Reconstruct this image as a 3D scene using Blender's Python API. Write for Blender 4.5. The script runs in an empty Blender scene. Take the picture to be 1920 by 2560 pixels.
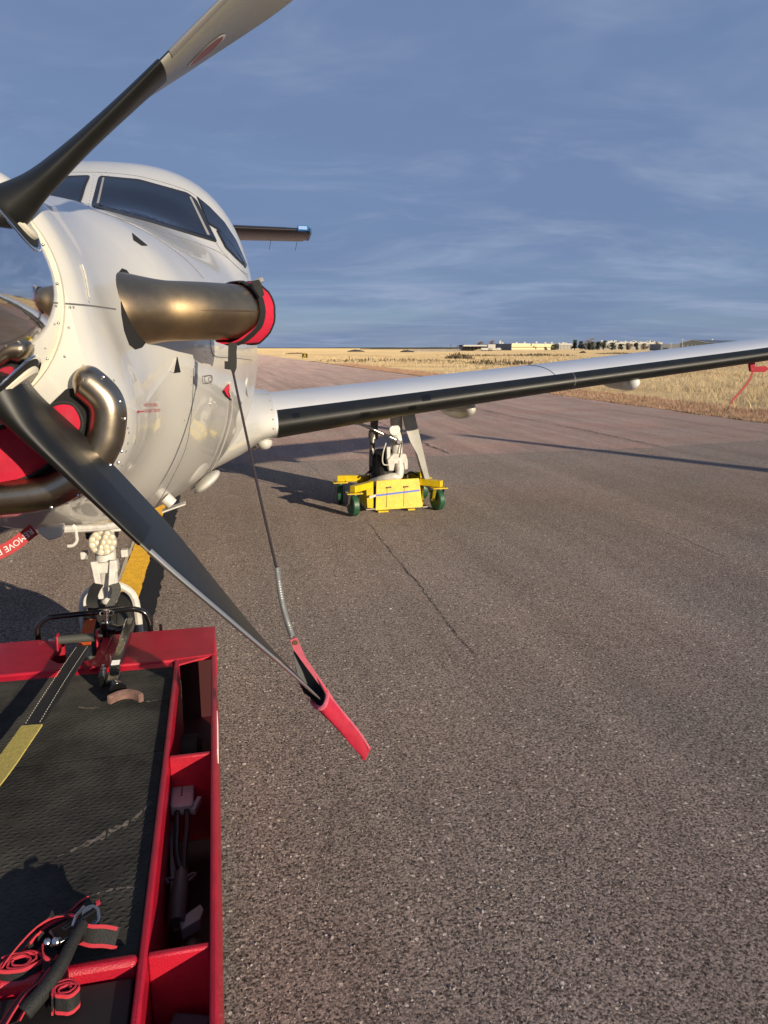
import bpy, bmesh, math, random
from mathutils import Vector, Matrix
from mathutils.bvhtree import BVHTree
from mathutils.geometry import delaunay_2d_cdt
random.seed(7)
R = math.radians
scene = bpy.context.scene
COL = scene.collection

# ------------------------------------------------------------------ camera, sky, sun, exposure
CAM_H, FPX, PITCH = 1.55, 1848.0, math.atan((1280 - 870) / 1848.0)
cam = bpy.data.cameras.new('camera')
cam.sensor_fit = 'VERTICAL'; cam.sensor_height = 34.6; cam.lens = 34.6 * FPX / 2560
cam.clip_start = 0.05; cam.clip_end = 9000
camo = bpy.data.objects.new('camera', cam); COL.objects.link(camo)
camo.location = (0, 0, CAM_H); camo.rotation_euler = (math.pi / 2 - PITCH, 0, 0)
scene.camera = camo

SUN_H = Vector((-0.66, 0.75)).normalized()          # the way the light travels over the ground
SUN_EL = R(13.5)
sd = Vector((SUN_H.x * math.cos(SUN_EL), SUN_H.y * math.cos(SUN_EL), -math.sin(SUN_EL)))
sl = bpy.data.lights.new('sun', 'SUN'); sl.energy = 4.8; sl.angle = R(0.5); sl.color = (1.0, 0.85, 0.64)
so = bpy.data.objects.new('sun', sl); COL.objects.link(so)
so.rotation_euler = sd.to_track_quat('-Z', 'Y').to_euler(); so.location = (6, -7, 12)

world = bpy.data.worlds.new('World'); scene.world = world; world.use_nodes = True
nt = world.node_tree; nt.nodes.clear()
def wn(t, **k):
    n = nt.nodes.new(t)
    for a, b in k.items(): setattr(n, a, b)
    return n
sky = wn('ShaderNodeTexSky', sky_type='NISHITA', sun_disc=False, sun_elevation=SUN_EL,
         sun_rotation=math.atan2(-SUN_H.x, -SUN_H.y), altitude=1600, air_density=1.0, dust_density=1.0, ozone_density=2.0)
tc = wn('ShaderNodeTexCoord'); sep = wn('ShaderNodeSeparateXYZ'); nt.links.new(tc.outputs['Generated'], sep.inputs[0])
zz = wn('ShaderNodeMath', operation='MAXIMUM'); nt.links.new(sep.outputs['Z'], zz.inputs[0]); zz.inputs[1].default_value = 0.0
za = wn('ShaderNodeMath', operation='ADD'); nt.links.new(zz.outputs[0], za.inputs[0]); za.inputs[1].default_value = 0.10
dx = wn('ShaderNodeMath', operation='DIVIDE'); nt.links.new(sep.outputs['X'], dx.inputs[0]); nt.links.new(za.outputs[0], dx.inputs[1])
dy = wn('ShaderNodeMath', operation='DIVIDE'); nt.links.new(sep.outputs['Y'], dy.inputs[0]); nt.links.new(za.outputs[0], dy.inputs[1])
cmb = wn('ShaderNodeCombineXYZ'); nt.links.new(dx.outputs[0], cmb.inputs[0]); nt.links.new(dy.outputs[0], cmb.inputs[1])
def cloud(scale, rot, sc, detail, lo, hi, dist=0.6):
    mp = wn('ShaderNodeMapping'); mp.inputs['Scale'].default_value = sc; mp.inputs['Rotation'].default_value = (0, 0, rot)
    nt.links.new(cmb.outputs[0], mp.inputs[0])
    no = wn('ShaderNodeTexNoise'); no.inputs['Scale'].default_value = scale; no.inputs['Detail'].default_value = detail
    no.inputs['Roughness'].default_value = 0.62; no.inputs['Distortion'].default_value = dist
    nt.links.new(mp.outputs[0], no.inputs['Vector'])
    mr = wn('ShaderNodeMapRange', interpolation_type='SMOOTHSTEP'); nt.links.new(no.outputs['Fac'], mr.inputs['Value'])
    mr.inputs['From Min'].default_value = lo; mr.inputs['From Max'].default_value = hi
    return mr.outputs[0]
SKYMUL, VEIL, BRIGHT = 1.0, (2.15, 3.15, 5.5), (4.6, 5.5, 7.5)
m0 = wn('ShaderNodeMix', data_type='RGBA'); m0.inputs['Factor'].default_value = 0.75
nt.links.new(sky.outputs[0], m0.inputs['A']); m0.inputs['B'].default_value = (*VEIL, 1)
c1 = cloud(0.42, 0.5, (1.0, 1.5, 1), 5, 0.46, 0.74)
c2 = cloud(1.5, 0.35, (0.9, 1.4, 1), 5, 0.48, 0.85, .5)
c3 = cloud(0.30, 1.1, (1.0, 1.3, 1), 4, 0.38, 0.66, .4)
mx = wn('ShaderNodeMath', operation='MULTIPLY_ADD'); nt.links.new(c2, mx.inputs[0]); mx.inputs[1].default_value = 0.38
ml = wn('ShaderNodeMath', operation='MULTIPLY'); nt.links.new(c1, ml.inputs[0]); ml.inputs[1].default_value = 0.55
nt.links.new(ml.outputs[0], mx.inputs[2])
m1 = wn('ShaderNodeMix', data_type='RGBA'); nt.links.new(mx.outputs[0], m1.inputs['Factor'])
md = wn('ShaderNodeMix', data_type='RGBA'); mdf = wn('ShaderNodeMath', operation='MULTIPLY'); nt.links.new(c3, mdf.inputs[0]); mdf.inputs[1].default_value = 0.70
nt.links.new(mdf.outputs[0], md.inputs['Factor']); nt.links.new(m0.outputs['Result'], md.inputs['A']); md.inputs['B'].default_value = (1.95, 2.78, 4.85, 1)
nt.links.new(md.outputs['Result'], m1.inputs['A']); m1.inputs['B'].default_value = (*BRIGHT, 1)
bg = wn('ShaderNodeBackground'); nt.links.new(m1.outputs['Result'], bg.inputs[0]); bg.inputs[1].default_value = 0.073
wo = wn('ShaderNodeOutputWorld'); nt.links.new(bg.outputs[0], wo.inputs[0])

vs = scene.view_settings; vs.view_transform = 'Standard'; vs.look = 'None'; vs.gamma = 1; vs.exposure = 0.2
vs.use_curve_mapping = False

# ------------------------------------------------------------------ frames of reference
# The parked aeroplane's own axes: x to its left wing, y to its tail, z up; origin on the ground under the propeller hub.
HUBX, HUBY, HUBZ, HEAD = -0.99, 1.593, 1.665, 0.222
PM = Matrix.Translation((HUBX, HUBY, 0)) @ Matrix.Rotation(HEAD, 4, 'Z')
PMI = PM.inverted()
K = 1920 / 1659
def ray(x, y):
    px, py = x * K, y * K
    u, v = (px - 960) / FPX, -(py - 1280) / FPX
    s, c = math.sin(PITCH), math.cos(PITCH)
    d = PMI.to_3x3() @ Vector((u, c + v * s, -s + v * c))
    return PMI @ Vector((0, 0, CAM_H)), d.normalized()
def at(px_, py_, **k):
    """where the sight line of a measured point of the photograph meets a plane of the aeroplane's axes"""
    o, d = ray(px_, py_); (n, v), = k.items(); i = 'xyz'.index(n)
    return o + d * ((v - o[i]) / d[i])
def W(p): return PM @ Vector(p)

# ------------------------------------------------------------------ materials
MATS = {}
def mat(name, col, rough=0.5, metal=0.0, noise=0.0, nscale=8.0, bump=0.0, bscale=60.0, coat=0.0, spec=0.5,
        col2=None, trans=0.0, detail=6, rnoise=0.0, stretch=None):
    if name in MATS: return MATS[name]
    m = bpy.data.materials.new(name); m.use_nodes = True; t = m.node_tree
    b = t.nodes['Principled BSDF']
    b.inputs['Base Color'].default_value = (*col, 1); b.inputs['Roughness'].default_value = rough
    b.inputs['Metallic'].default_value = metal; b.inputs['Coat Weight'].default_value = coat
    b.inputs['Coat Roughness'].default_value = 0.04
    b.inputs['Specular IOR Level'].default_value = spec; b.inputs['Transmission Weight'].default_value = trans
    if metal < .3 and rough > .55: b.inputs['Diffuse Roughness'].default_value = 1.0
    co = t.nodes.new('ShaderNodeTexCoord'); vec = co.outputs['Object']
    if stretch:
        mp = t.nodes.new('ShaderNodeMapping'); mp.inputs['Scale'].default_value = stretch
        t.links.new(vec, mp.inputs[0]); vec = mp.outputs[0]
    if noise > 0 or col2:
        n = t.nodes.new('ShaderNodeTexNoise'); n.inputs['Scale'].default_value = nscale; n.inputs['Detail'].default_value = detail
        n.inputs['Roughness'].default_value = 0.65
        t.links.new(vec, n.inputs['Vector'])
        rp = t.nodes.new('ShaderNodeValToRGB'); rp.color_ramp.elements[0].position = 0.32; rp.color_ramp.elements[1].position = 0.68
        c2 = col2 or tuple(c * (1 - noise) for c in col)
        rp.color_ramp.elements[0].color = (*c2, 1); rp.color_ramp.elements[1].color = (*col, 1)
        t.links.new(n.outputs['Fac'], rp.inputs[0]); t.links.new(rp.outputs[0], b.inputs['Base Color'])
        if rnoise:
            mr = t.nodes.new('ShaderNodeMapRange'); t.links.new(n.outputs['Fac'], mr.inputs[0])
            mr.inputs['To Min'].default_value = max(0.02, rough - rnoise); mr.inputs['To Max'].default_value = rough + rnoise
            t.links.new(mr.outputs[0], b.inputs['Roughness'])
    if bump > 0:
        n2 = t.nodes.new('ShaderNodeTexNoise'); n2.inputs['Scale'].default_value = bscale; n2.inputs['Detail'].default_value = 5
        t.links.new(vec, n2.inputs['Vector'])
        bp = t.nodes.new('ShaderNodeBump'); bp.inputs['Strength'].default_value = bump; bp.inputs['Distance'].default_value = 0.01
        t.links.new(n2.outputs['Fac'], bp.inputs['Height']); t.links.new(bp.outputs[0], b.inputs['Normal'])
    MATS[name] = m
    return m
WHITE = mat('white_paint', (0.66, 0.645, 0.59), 0.34, noise=0.10, nscale=3, coat=0.65, rnoise=0.10, bump=0.02, bscale=5)
WHITE2 = mat('white_gear_paint', (0.74, 0.72, 0.66), 0.4, noise=0.35, nscale=22, detail=9)
WINGTOP = mat('wing_paint', (0.78, 0.78, 0.77), 0.28, noise=0.06, nscale=4, coat=0.35)
CHROME = mat('polished_metal', (0.80, 0.80, 0.81), 0.07, 1.0, bump=0.05, bscale=6, rnoise=0.03, noise=0.08, nscale=14)
STEEL = mat('steel', (0.62, 0.61, 0.59), 0.25, 1.0, noise=0.2, nscale=30)
LIPM = mat('bronzed_steel', (0.56, 0.48, 0.37), 0.30, 1.0, col2=(0.38, 0.30, 0.21), nscale=5, bump=0.06, bscale=18, rnoise=0.08)
EXH = mat('heat_tinted_steel', (0.62, 0.44, 0.24), 0.36, 1.0, col2=(0.40, 0.29, 0.18), nscale=6, bump=0.012, bscale=70, rnoise=0.08)
BLACKR = mat('black_rubber', (0.012, 0.012, 0.012), 0.42, noise=0.5, nscale=12, bump=0.08, bscale=40, rnoise=0.1)
BOOT = mat('black_deice_rubber', (0.011, 0.0115, 0.010), 0.46, noise=0.5, nscale=9, bump=0.05, bscale=14, rnoise=0.09)
BLADEB = mat('black_blade_paint', (0.018, 0.020, 0.019), 0.45, noise=0.25, nscale=30, bump=0.03, bscale=150, rnoise=0.06)
BLADEG = mat('grey_blade_paint', (0.34, 0.33, 0.28), 0.38, noise=0.10, nscale=20, bump=0.04, bscale=160)
NICKEL = mat('nickel', (0.55, 0.53, 0.48), 0.42, 0.8)
DARK = mat('dark_void', (0.006, 0.006, 0.006), 0.8)
SEAM = mat('seam_grey', (0.10, 0.10, 0.10), 0.6)
SEAL = mat('window_seal', (0.02, 0.02, 0.022), 0.5)
GLASS = mat('dark_window_glass', (0.008, 0.009, 0.014), 0.04, spec=0.45)
REDF = mat('red_fabric', (0.55, 0.012, 0.045), 0.75, noise=0.25, nscale=14, bump=0.5, bscale=35)
REDV = mat('red_webbing', (0.50, 0.018, 0.05), 0.8, noise=0.2, nscale=60, bump=0.3, bscale=300)
PINK = mat('faded_red_webbing', (0.62, 0.13, 0.19), 0.85, noise=0.3, nscale=60, bump=0.3, bscale=300)
REDP = mat('red_coating', (0.52, 0.008, 0.030), 0.42, noise=0.30, nscale=11, detail=10, bump=0.30, bscale=330, coat=0.15)
REDT = mat('red_print', (0.55, 0.03, 0.05), 0.5)
BLKWEB = mat('black_webbing', (0.014, 0.014, 0.014), 0.7, noise=0.3, nscale=60, bump=0.3, bscale=250)
BLKP = mat('black_gloss_paint', (0.008, 0.008, 0.008), 0.18, coat=0.6)
YEL = mat('yellow_paint', (0.80, 0.58, 0.010), 0.42, noise=0.28, nscale=14, detail=10, bump=.15, bscale=40)
BLUE = mat('blue_tape', (0.05, 0.12, 0.55), 0.5)
GREENW = mat('green_polyurethane', (0.025, 0.10, 0.05), 0.45, noise=0.25, nscale=30)
YLINE = mat('yellow_line_paint', (0.74, 0.42, 0.03), 0.7, noise=0.35, nscale=16, bump=0.6, bscale=90, detail=9)
BLINE = mat('black_line_paint', (0.012, 0.012, 0.013), 0.75, noise=0.2, nscale=30, bump=0.6, bscale=110)
MATM = mat('black_rubber_mat', (0.060, 0.058, 0.052), 0.8, spec=0.2, col2=(.016, .016, .015), nscale=4, bump=0.2, bscale=90, detail=9)
ORANGE = mat('orange_print', (0.62, 0.10, 0.02), 0.7, noise=0.3, nscale=60)
OLIVE = mat('yellow_webbing', (0.48, 0.40, 0.11), 0.85, noise=0.35, nscale=120, bump=0.5, bscale=350)
WHITEP = mat('white_print', (0.75, 0.74, 0.72), 0.6)
GREYPL = mat('grey_plastic', (0.40, 0.36, 0.36), 0.5, noise=0.2, nscale=20)
LENS = mat('lamp_lens', (0.75, 0.66, 0.45), 0.08, coat=1.0, spec=0.8)
LENSW = mat('clear_lens', (0.78, 0.78, 0.76), 0.06, coat=1.0, spec=0.8)
TYRE = mat('tyre_rubber', (0.016, 0.016, 0.015), 0.62, noise=0.4, nscale=30)
GALV = mat('galvanised_spring', (0.42, 0.43, 0.42), 0.45, 0.7)
WORNRUB = mat('worn_copper_rubber', (0.26, 0.15, 0.12), 0.6, col2=(0.12, 0.07, 0.06), nscale=50)
STBLUE = mat('blue_paint', (0.02, 0.15, 0.42), 0.35)
CREAM = mat('cream_cuff', (0.70, 0.66, 0.52), 0.5, noise=0.15, nscale=20)

# ------------------------------------------------------------------ mesh helpers
class MB:
    def __init__(s): s.v = []; s.f = []; s.m = []
    def add(s, vf, mi=0):
        v, f = vf; n = len(s.v); s.v += [Vector(p) for p in v]; s.f += [tuple(i + n for i in q) for q in f]; s.m += [mi] * len(f); return s
def ring_faces(nr, n, close=True, cap0=True, cap1=True):
    f = []
    for i in range(nr - 1):
        for j in range(n if close else n - 1):
            k = (j + 1) % n
            f.append((i * n + j, i * n + k, (i + 1) * n + k, (i + 1) * n + j))
    if cap0: f.append(tuple(reversed(range(n))))
    if cap1: f.append(tuple(range((nr - 1) * n, nr * n)))
    return f
def loft(rings, close=True, cap0=True, cap1=True):
    n = len(rings[0]); return [p for r in rings for p in r], ring_faces(len(rings), n, close, cap0, cap1)
def frames(pts):
    pts = [Vector(p) for p in pts]; T = []
    for i in range(len(pts)):
        a = pts[max(0, i - 1)]; b = pts[min(len(pts) - 1, i + 1)]; T.append((b - a).normalized())
    up = Vector((0, 0, 1)) if abs(T[0].z) < 0.9 else Vector((0, 1, 0))
    N = [(up - T[0] * up.dot(T[0])).normalized()]
    for i in range(1, len(pts)):
        q = T[i - 1].rotation_difference(T[i]); N.append((q @ N[-1]).normalized())
    return pts, T, N
def tube(pts, r, seg=12, caps=True, closed=False):
    if closed: pts = list(pts) + [pts[0]]
    pts, T, N = frames(pts); rings = []
    for i, p in enumerate(pts):
        rr = r[i] if isinstance(r, (list, tuple)) else r; b = T[i].cross(N[i])
        rings.append([p + (N[i] * math.cos(a) + b * math.sin(a)) * rr for a in [2 * math.pi * k / seg for k in range(seg)]])
    return loft(rings, True, caps, caps)
def spline(pts, n=40, closed=False):
    P = [Vector(p) for p in pts]; out = []; m = len(P); segs = m if closed else m - 1
    for i in range(segs):
        if closed: p0, p1, p2, p3 = P[(i - 1) % m], P[i], P[(i + 1) % m], P[(i + 2) % m]
        else: p0, p1, p2, p3 = P[max(i - 1, 0)], P[i], P[i + 1], P[min(i + 2, m - 1)]
        k = max(2, n // segs)
        for j in range(k):
            t = j / k
            out.append(0.5 * ((2 * p1) + (p2 - p0) * t + (2 * p0 - 5 * p1 + 4 * p2 - p3) * t * t + (3 * p1 - p0 - 3 * p2 + p3) * t ** 3))
    if not closed: out.append(P[-1].copy())
    return out
def box(c, s, rot=None):
    c = Vector(c); M = rot.to_3x3() if rot else Matrix.Identity(3)
    v = [c + M @ Vector((x * s[0] / 2, y * s[1] / 2, z * s[2] / 2)) for x in (-1, 1) for y in (-1, 1) for z in (-1, 1)]
    return v, [(0, 1, 3, 2), (4, 6, 7, 5), (0, 4, 5, 1), (2, 3, 7, 6), (0, 2, 6, 4), (1, 5, 7, 3)]
def prism(poly, d):
    """closed outline of points pushed along d"""
    a = [Vector(p) for p in poly]; d = Vector(d); n = len(a)
    return a + [p + d for p in a], [tuple(reversed(range(n))), tuple(range(n, 2 * n))] + [(i, (i + 1) % n, n + (i + 1) % n, n + i) for i in range(n)]
def cyl(a, b, r, seg=20, r2=None): return tube([a, b], [r, r2 if r2 is not None else r], seg)
def lathe(c, axis, prof, seg=32):
    """prof: list of (along, radius)"""
    c = Vector(c); A = Vector(axis).normalized(); u = A.orthogonal().normalized(); w = A.cross(u)
    rings = [[c + A * t + (u * math.cos(a) + w * math.sin(a)) * max(r, 1e-4) for a in [2 * math.pi * k / seg for k in range(seg)]] for t, r in prof]
    return loft(rings)
def ellip(c, s, axis=None, seg=20, rings=12):
    c = Vector(c); v = []
    for i in range(rings + 1):
        th = math.pi * i / rings
        for j in range(seg):
            a = 2 * math.pi * j / seg
            v.append(c + Vector((s[0] * max(math.sin(th), 1e-3) * math.cos(a), s[1] * math.cos(th), s[2] * max(math.sin(th), 1e-3) * math.sin(a))))
    return v, ring_faces(rings + 1, seg)
def ribbon(center, side, w, th=0.002):
    """flat webbing along points with side vectors"""
    rings = []; C = [Vector(p) for p in center]
    for i, p in enumerate(C):
        t = (C[min(i + 1, len(C) - 1)] - C[max(i - 1, 0)]).normalized()
        s = Vector(side[i] if isinstance(side, list) else side); s = (s - t * s.dot(t)).normalized(); n = t.cross(s)
        ww = w[i] if isinstance(w, list) else w
        rings.append([p - s * ww / 2 - n * th / 2, p + s * ww / 2 - n * th / 2, p + s * ww / 2 + n * th / 2, p - s * ww / 2 + n * th / 2])
    return loft(rings)
def mirror(vf): return [Vector((-p[0], p[1], p[2])) for p in vf[0]], [tuple(reversed(f)) for f in vf[1]]
def make(name, vf, mats, parent=None, base=(0, 0, 0), smooth=35, bevel=0.0, kind=None, label=None, world=False):
    mb = vf if isinstance(vf, MB) else MB().add(vf)
    me = bpy.data.meshes.new(name); b = Vector(base)
    me.from_pydata([tuple(p - b) for p in mb.v], [], mb.f)
    for m in (mats if isinstance(mats, (list, tuple)) else [mats]): me.materials.append(m)
    if any(mb.m): me.polygons.foreach_set('material_index', mb.m)
    bm = bmesh.new(); bm.from_mesh(me); bmesh.ops.recalc_face_normals(bm, faces=bm.faces); bm.to_mesh(me); bm.free()
    if smooth:
        me.polygons.foreach_set('use_smooth', [True] * len(me.polygons)); me.set_sharp_from_angle(angle=R(smooth))
    me.update()
    o = bpy.data.objects.new(name, me); COL.objects.link(o)
    if parent is not None: o.parent = parent
    if bevel:
        bv = o.modifiers.new('bevel', 'BEVEL'); bv.width = bevel; bv.segments = 2; bv.limit_method = 'ANGLE'; bv.angle_limit = R(35)
        bv.harden_normals = False
    if kind: o['kind'] = kind
    if label: o['label'] = label
    return o
def tag(o, label, cat, group=None):
    o['label'] = label; o['category'] = cat
    if group: o['group'] = group
    return o
class Thing:
    """an Empty at the thing's base, its parts given in the aeroplane's axes (or in world axes)"""
    def __init__(s, name, label, cat, base=(0, 0, 0), group=None, local=True):
        s.base = Vector(base); s.o = bpy.data.objects.new(name, None); COL.objects.link(s.o)
        s.o.empty_display_size = 0.1
        if local: s.o.location = W(base); s.o.rotation_euler = (0, 0, HEAD)
        else: s.o.location = base
        tag(s.o, label, cat, group)
    def part(s, name, vf, m, parent=None, **k): return make(name, vf, m, parent or s.o, s.base, **k)
def single(name, label, cat, vf, m, base=(0, 0, 0), local=True, group=None, **k):
    o = make(name, vf, m, None, base, **k)
    if local: o.location = W(base); o.rotation_euler = (0, 0, HEAD)
    else: o.location = base
    return tag(o, label, cat, group)
def sm(a, b, x):
    t = min(max((x - a) / (b - a), 0), 1); return t * t * (3 - 2 * t)
def interp(tab, y):
    """smooth (Catmull) interpolation of a table of rows (y, v1, v2, ...)"""
    n = len(tab)
    if y <= tab[0][0]: return tab[0][1:]
    if y >= tab[-1][0]: return tab[-1][1:]
    i = max(j for j in range(n - 1) if tab[j][0] <= y)
    h = tab[i + 1][0] - tab[i][0]; t = (y - tab[i][0]) / h; res = []
    for k in range(1, len(tab[0])):
        def slope(j):
            if j == 0: return (tab[1][k] - tab[0][k]) / (tab[1][0] - tab[0][0])
            if j == n - 1: return (tab[-1][k] - tab[-2][k]) / (tab[-1][0] - tab[-2][0])
            a = (tab[j][k] - tab[j - 1][k]) / (tab[j][0] - tab[j - 1][0]); b = (tab[j + 1][k] - tab[j][k]) / (tab[j + 1][0] - tab[j][0])
            return 0 if a * b <= 0 else 2 * a * b / (a + b)
        p0, p1, m0_, m1_ = tab[i][k], tab[i + 1][k], slope(i) * h, slope(i + 1) * h
        res.append((2 * t ** 3 - 3 * t * t + 1) * p0 + (t ** 3 - 2 * t * t + t) * m0_ + (-2 * t ** 3 + 3 * t * t) * p1 + (t ** 3 - t * t) * m1_)
    return res

# ------------------------------------------------------------------ the ground
def asphalt(name, lo, hi, stone, tint, streak):
    m = bpy.data.materials.new(name); m.use_nodes = True; t = m.node_tree; b = t.nodes['Principled BSDF']
    N = lambda ty, **k: wnn(t, ty, **k)
    L = t.links.new
    co = N('ShaderNodeTexCoord').outputs['Object']
    v1 = N('ShaderNodeTexVoronoi'); v1.inputs['Scale'].default_value = 150; v1.inputs['Randomness'].default_value = 1; L(co, v1.inputs['Vector'])
    v2 = N('ShaderNodeTexVoronoi'); v2.inputs['Scale'].default_value = 42; L(co, v2.inputs['Vector'])
    n1 = N('ShaderNodeTexNoise'); n1.inputs['Scale'].default_value = 108; n1.inputs['Detail'].default_value = 7; n1.inputs['Roughness'].default_value = .85; L(co, n1.inputs['Vector'])
    sc = N('ShaderNodeSeparateColor'); L(v1.outputs['Color'], sc.inputs[0])
    rp = N('ShaderNodeValToRGB'); e = rp.color_ramp.elements; e[0].position = .15; e[0].color = (*lo, 1); e[1].position = .95; e[1].color = (*hi, 1)
    ad = N('ShaderNodeMath', operation='MULTIPLY_ADD'); L(n1.outputs['Fac'], ad.inputs[0]); ad.inputs[1].default_value = 2.7
    ml = N('ShaderNodeMath', operation='MULTIPLY'); L(sc.outputs[0], ml.inputs[0]); ml.inputs[1].default_value = .5; L(ml.outputs[0], ad.inputs[2])
    su = N('ShaderNodeMath', operation='SUBTRACT'); L(ad.outputs[0], su.inputs[0]); su.inputs[1].default_value = 1.12; L(su.outputs[0], rp.inputs[0])
    # sparse pale stones
    s2 = N('ShaderNodeSeparateColor'); L(v2.outputs['Color'], s2.inputs[0])
    g1 = N('ShaderNodeMath', operation='GREATER_THAN'); L(s2.outputs[1], g1.inputs[0]); g1.inputs[1].default_value = .86
    l1 = N('ShaderNodeMath', operation='LESS_THAN'); L(v2.outputs['Distance'], l1.inputs[0]); l1.inputs[1].default_value = .23
    mm = N('ShaderNodeMath', operation='MULTIPLY'); L(g1.outputs[0], mm.inputs[0]); L(l1.outputs[0], mm.inputs[1])
    mx = N('ShaderNodeMix', data_type='RGBA'); L(mm.outputs[0], mx.inputs['Factor']); L(rp.outputs[0], mx.inputs['A']); mx.inputs['B'].default_value = (*stone, 1)
    # laying streaks and worn patches
    mp = N('ShaderNodeMapping'); mp.inputs['Scale'].default_value = (2.6, .09, 1); L(co, mp.inputs[0])
    n2 = N('ShaderNodeTexNoise'); n2.inputs['Scale'].default_value = 1.0; n2.inputs['Detail'].default_value = 7; n2.inputs['Roughness'].default_value = .62; L(mp.outputs[0], n2.inputs['Vector'])
    n3 = N('ShaderNodeTexNoise'); n3.inputs['Scale'].default_value = .75; n3.inputs['Detail'].default_value = 5; L(co, n3.inputs['Vector'])
    h3 = N('ShaderNodeMath', operation='MULTIPLY_ADD'); L(n3.outputs['Fac'], h3.inputs[0]); h3.inputs[1].default_value = .45; h3.inputs[2].default_value = .275
    a2 = N('ShaderNodeMath', operation='ADD'); L(n2.outputs['Fac'], a2.inputs[0]); L(h3.outputs[0], a2.inputs[1])
    mr = N('ShaderNodeMapRange'); L(a2.outputs[0], mr.inputs[0]); mr.inputs['From Min'].default_value = .75; mr.inputs['From Max'].default_value = 1.25
    mr.inputs['To Min'].default_value = 1 - streak; mr.inputs['To Max'].default_value = 1 + streak
    n4 = N('ShaderNodeTexNoise'); n4.inputs['Scale'].default_value = .8; n4.inputs['Detail'].default_value = 3; L(co, n4.inputs['Vector'])
    r4 = N('ShaderNodeMapRange'); L(n4.outputs['Fac'], r4.inputs[0]); r4.inputs['From Min'].default_value = .35; r4.inputs['From Max'].default_value = .65
    tx = N('ShaderNodeMix', data_type='RGBA'); L(r4.outputs[0], tx.inputs['Factor']); tx.inputs['A'].default_value = (1, 1, 1, 1); tx.inputs['B'].default_value = (*tint, 1)
    m2 = N('ShaderNodeMix', data_type='RGBA', blend_type='MULTIPLY'); m2.inputs['Factor'].default_value = 1; L(mx.outputs['Result'], m2.inputs['A']); L(tx.outputs['Result'], m2.inputs['B'])
    hs = N('ShaderNodeVectorMath', operation='SCALE'); L(m2.outputs['Result'], hs.inputs[0]); L(mr.outputs[0], hs.inputs['Scale'])
    L(hs.outputs[0], b.inputs['Base Color']); b.inputs['Roughness'].default_value = .85; b.inputs['Specular IOR Level'].default_value = .2; b.inputs['Diffuse Roughness'].default_value = 1.0
    bp = N('ShaderNodeBump'); bp.inputs['Strength'].default_value = 1.0; bp.inputs['Distance'].default_value = .010
    hh = N('ShaderNodeMath', operation='MULTIPLY_ADD'); L(n1.outputs['Fac'], hh.inputs[0]); hh.inputs[1].default_value = 1.6
    iv = N('ShaderNodeMath', operation='SUBTRACT'); iv.inputs[0].default_value = .6; L(v1.outputs['Distance'], iv.inputs[1]); L(iv.outputs[0], hh.inputs[2])
    L(hh.outputs[0], bp.inputs['Height']); L(bp.outputs[0], b.inputs['Normal'])
    return m
def wnn(t, ty, **k):
    n = t.nodes.new(ty)
    for a, b in k.items(): setattr(n, a, b)
    return n
APRON = asphalt('apron_asphalt', (.034, .027, .024), (.72, .60, .52), (.90, .82, .72), (1.03, .97, .95), .20)
TAXI = asphalt('taxiway_asphalt', (.15, .108, .092), (.80, .625, .545), (.9, .78, .68), (1.06, .93, .90), .26)
def sheet(name, pts, z, m, kind='structure'):
    o = make(name, ([(x, y, z) for x, y in pts], [tuple(range(len(pts)))]), m, smooth=0, kind=kind)
    o.matrix_world = PM; return o
def wob(a, b, n, amp, seed):
    rr = random.Random(seed); out = []
    for i in range(n + 1):
        t = i / n; x = a[0] + (b[0] - a[0]) * t; y = a[1] + (b[1] - a[1]) * t
        k = amp * (rr.random() - .5)
        out.append((x + (k if abs(b[1] - a[1]) > abs(b[0] - a[0]) else 0), y + (k if abs(b[1] - a[1]) <= abs(b[0] - a[0]) else 0)))
    return out
def grassmat():
    m = bpy.data.materials.new('dry_grass_ground'); m.use_nodes = True; t = m.node_tree; b = t.nodes['Principled BSDF']; L = t.links.new
    co = wnn(t, 'ShaderNodeTexCoord').outputs['Object']
    def nz(s, d, st=None):
        v = co
        if st:
            mp = wnn(t, 'ShaderNodeMapping'); mp.inputs['Scale'].default_value = st; L(v, mp.inputs[0]); v = mp.outputs[0]
        n = wnn(t, 'ShaderNodeTexNoise'); n.inputs['Scale'].default_value = s; n.inputs['Detail'].default_value = d; n.inputs['Roughness'].default_value = .65
        L(v, n.inputs['Vector']); return n.outputs['Fac']
    r1 = wnn(t, 'ShaderNodeValToRGB'); e = r1.color_ramp.elements; e[0].position = .3; e[0].color = (.44, .30, .15, 1); e[1].position = .58; e[1].color = (.80, .60, .31, 1)
    L(nz(.10, 9, (.5, 1, 1)), r1.inputs[0])
    r2 = wnn(t, 'ShaderNodeValToRGB'); r2.color_ramp.elements[0].position = .56; r2.color_ramp.elements[1].position = .70; L(nz(.045, 8, (.35, 1, 1)), r2.inputs[0])
    mx = wnn(t, 'ShaderNodeMix', data_type='RGBA'); L(r2.outputs[0], mx.inputs['Factor']); L(r1.outputs[0], mx.inputs['A']); mx.inputs['B'].default_value = (.24, .18, .11, 1)
    L(mx.outputs['Result'], b.inputs['Base Color']); b.inputs['Roughness'].default_value = .95; b.inputs['Specular IOR Level'].default_value = .1; b.inputs['Diffuse Roughness'].default_value = 1.0
    bp = wnn(t, 'ShaderNodeBump'); bp.inputs['Strength'].default_value = 1; bp.inputs['Distance'].default_value = .25; L(nz(2.2, 8), bp.inputs['Height']); L(bp.outputs[0], b.inputs['Normal'])
    return m
GRASSG = grassmat()
S = 7000
sheet('prairie', [(-S, -S), (S, -S), (S, S), (-S, S)], -0.06, GRASSG)
far_edge = wob((11.9, -60), (11.9, 420), 700, .22, 3)
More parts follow.
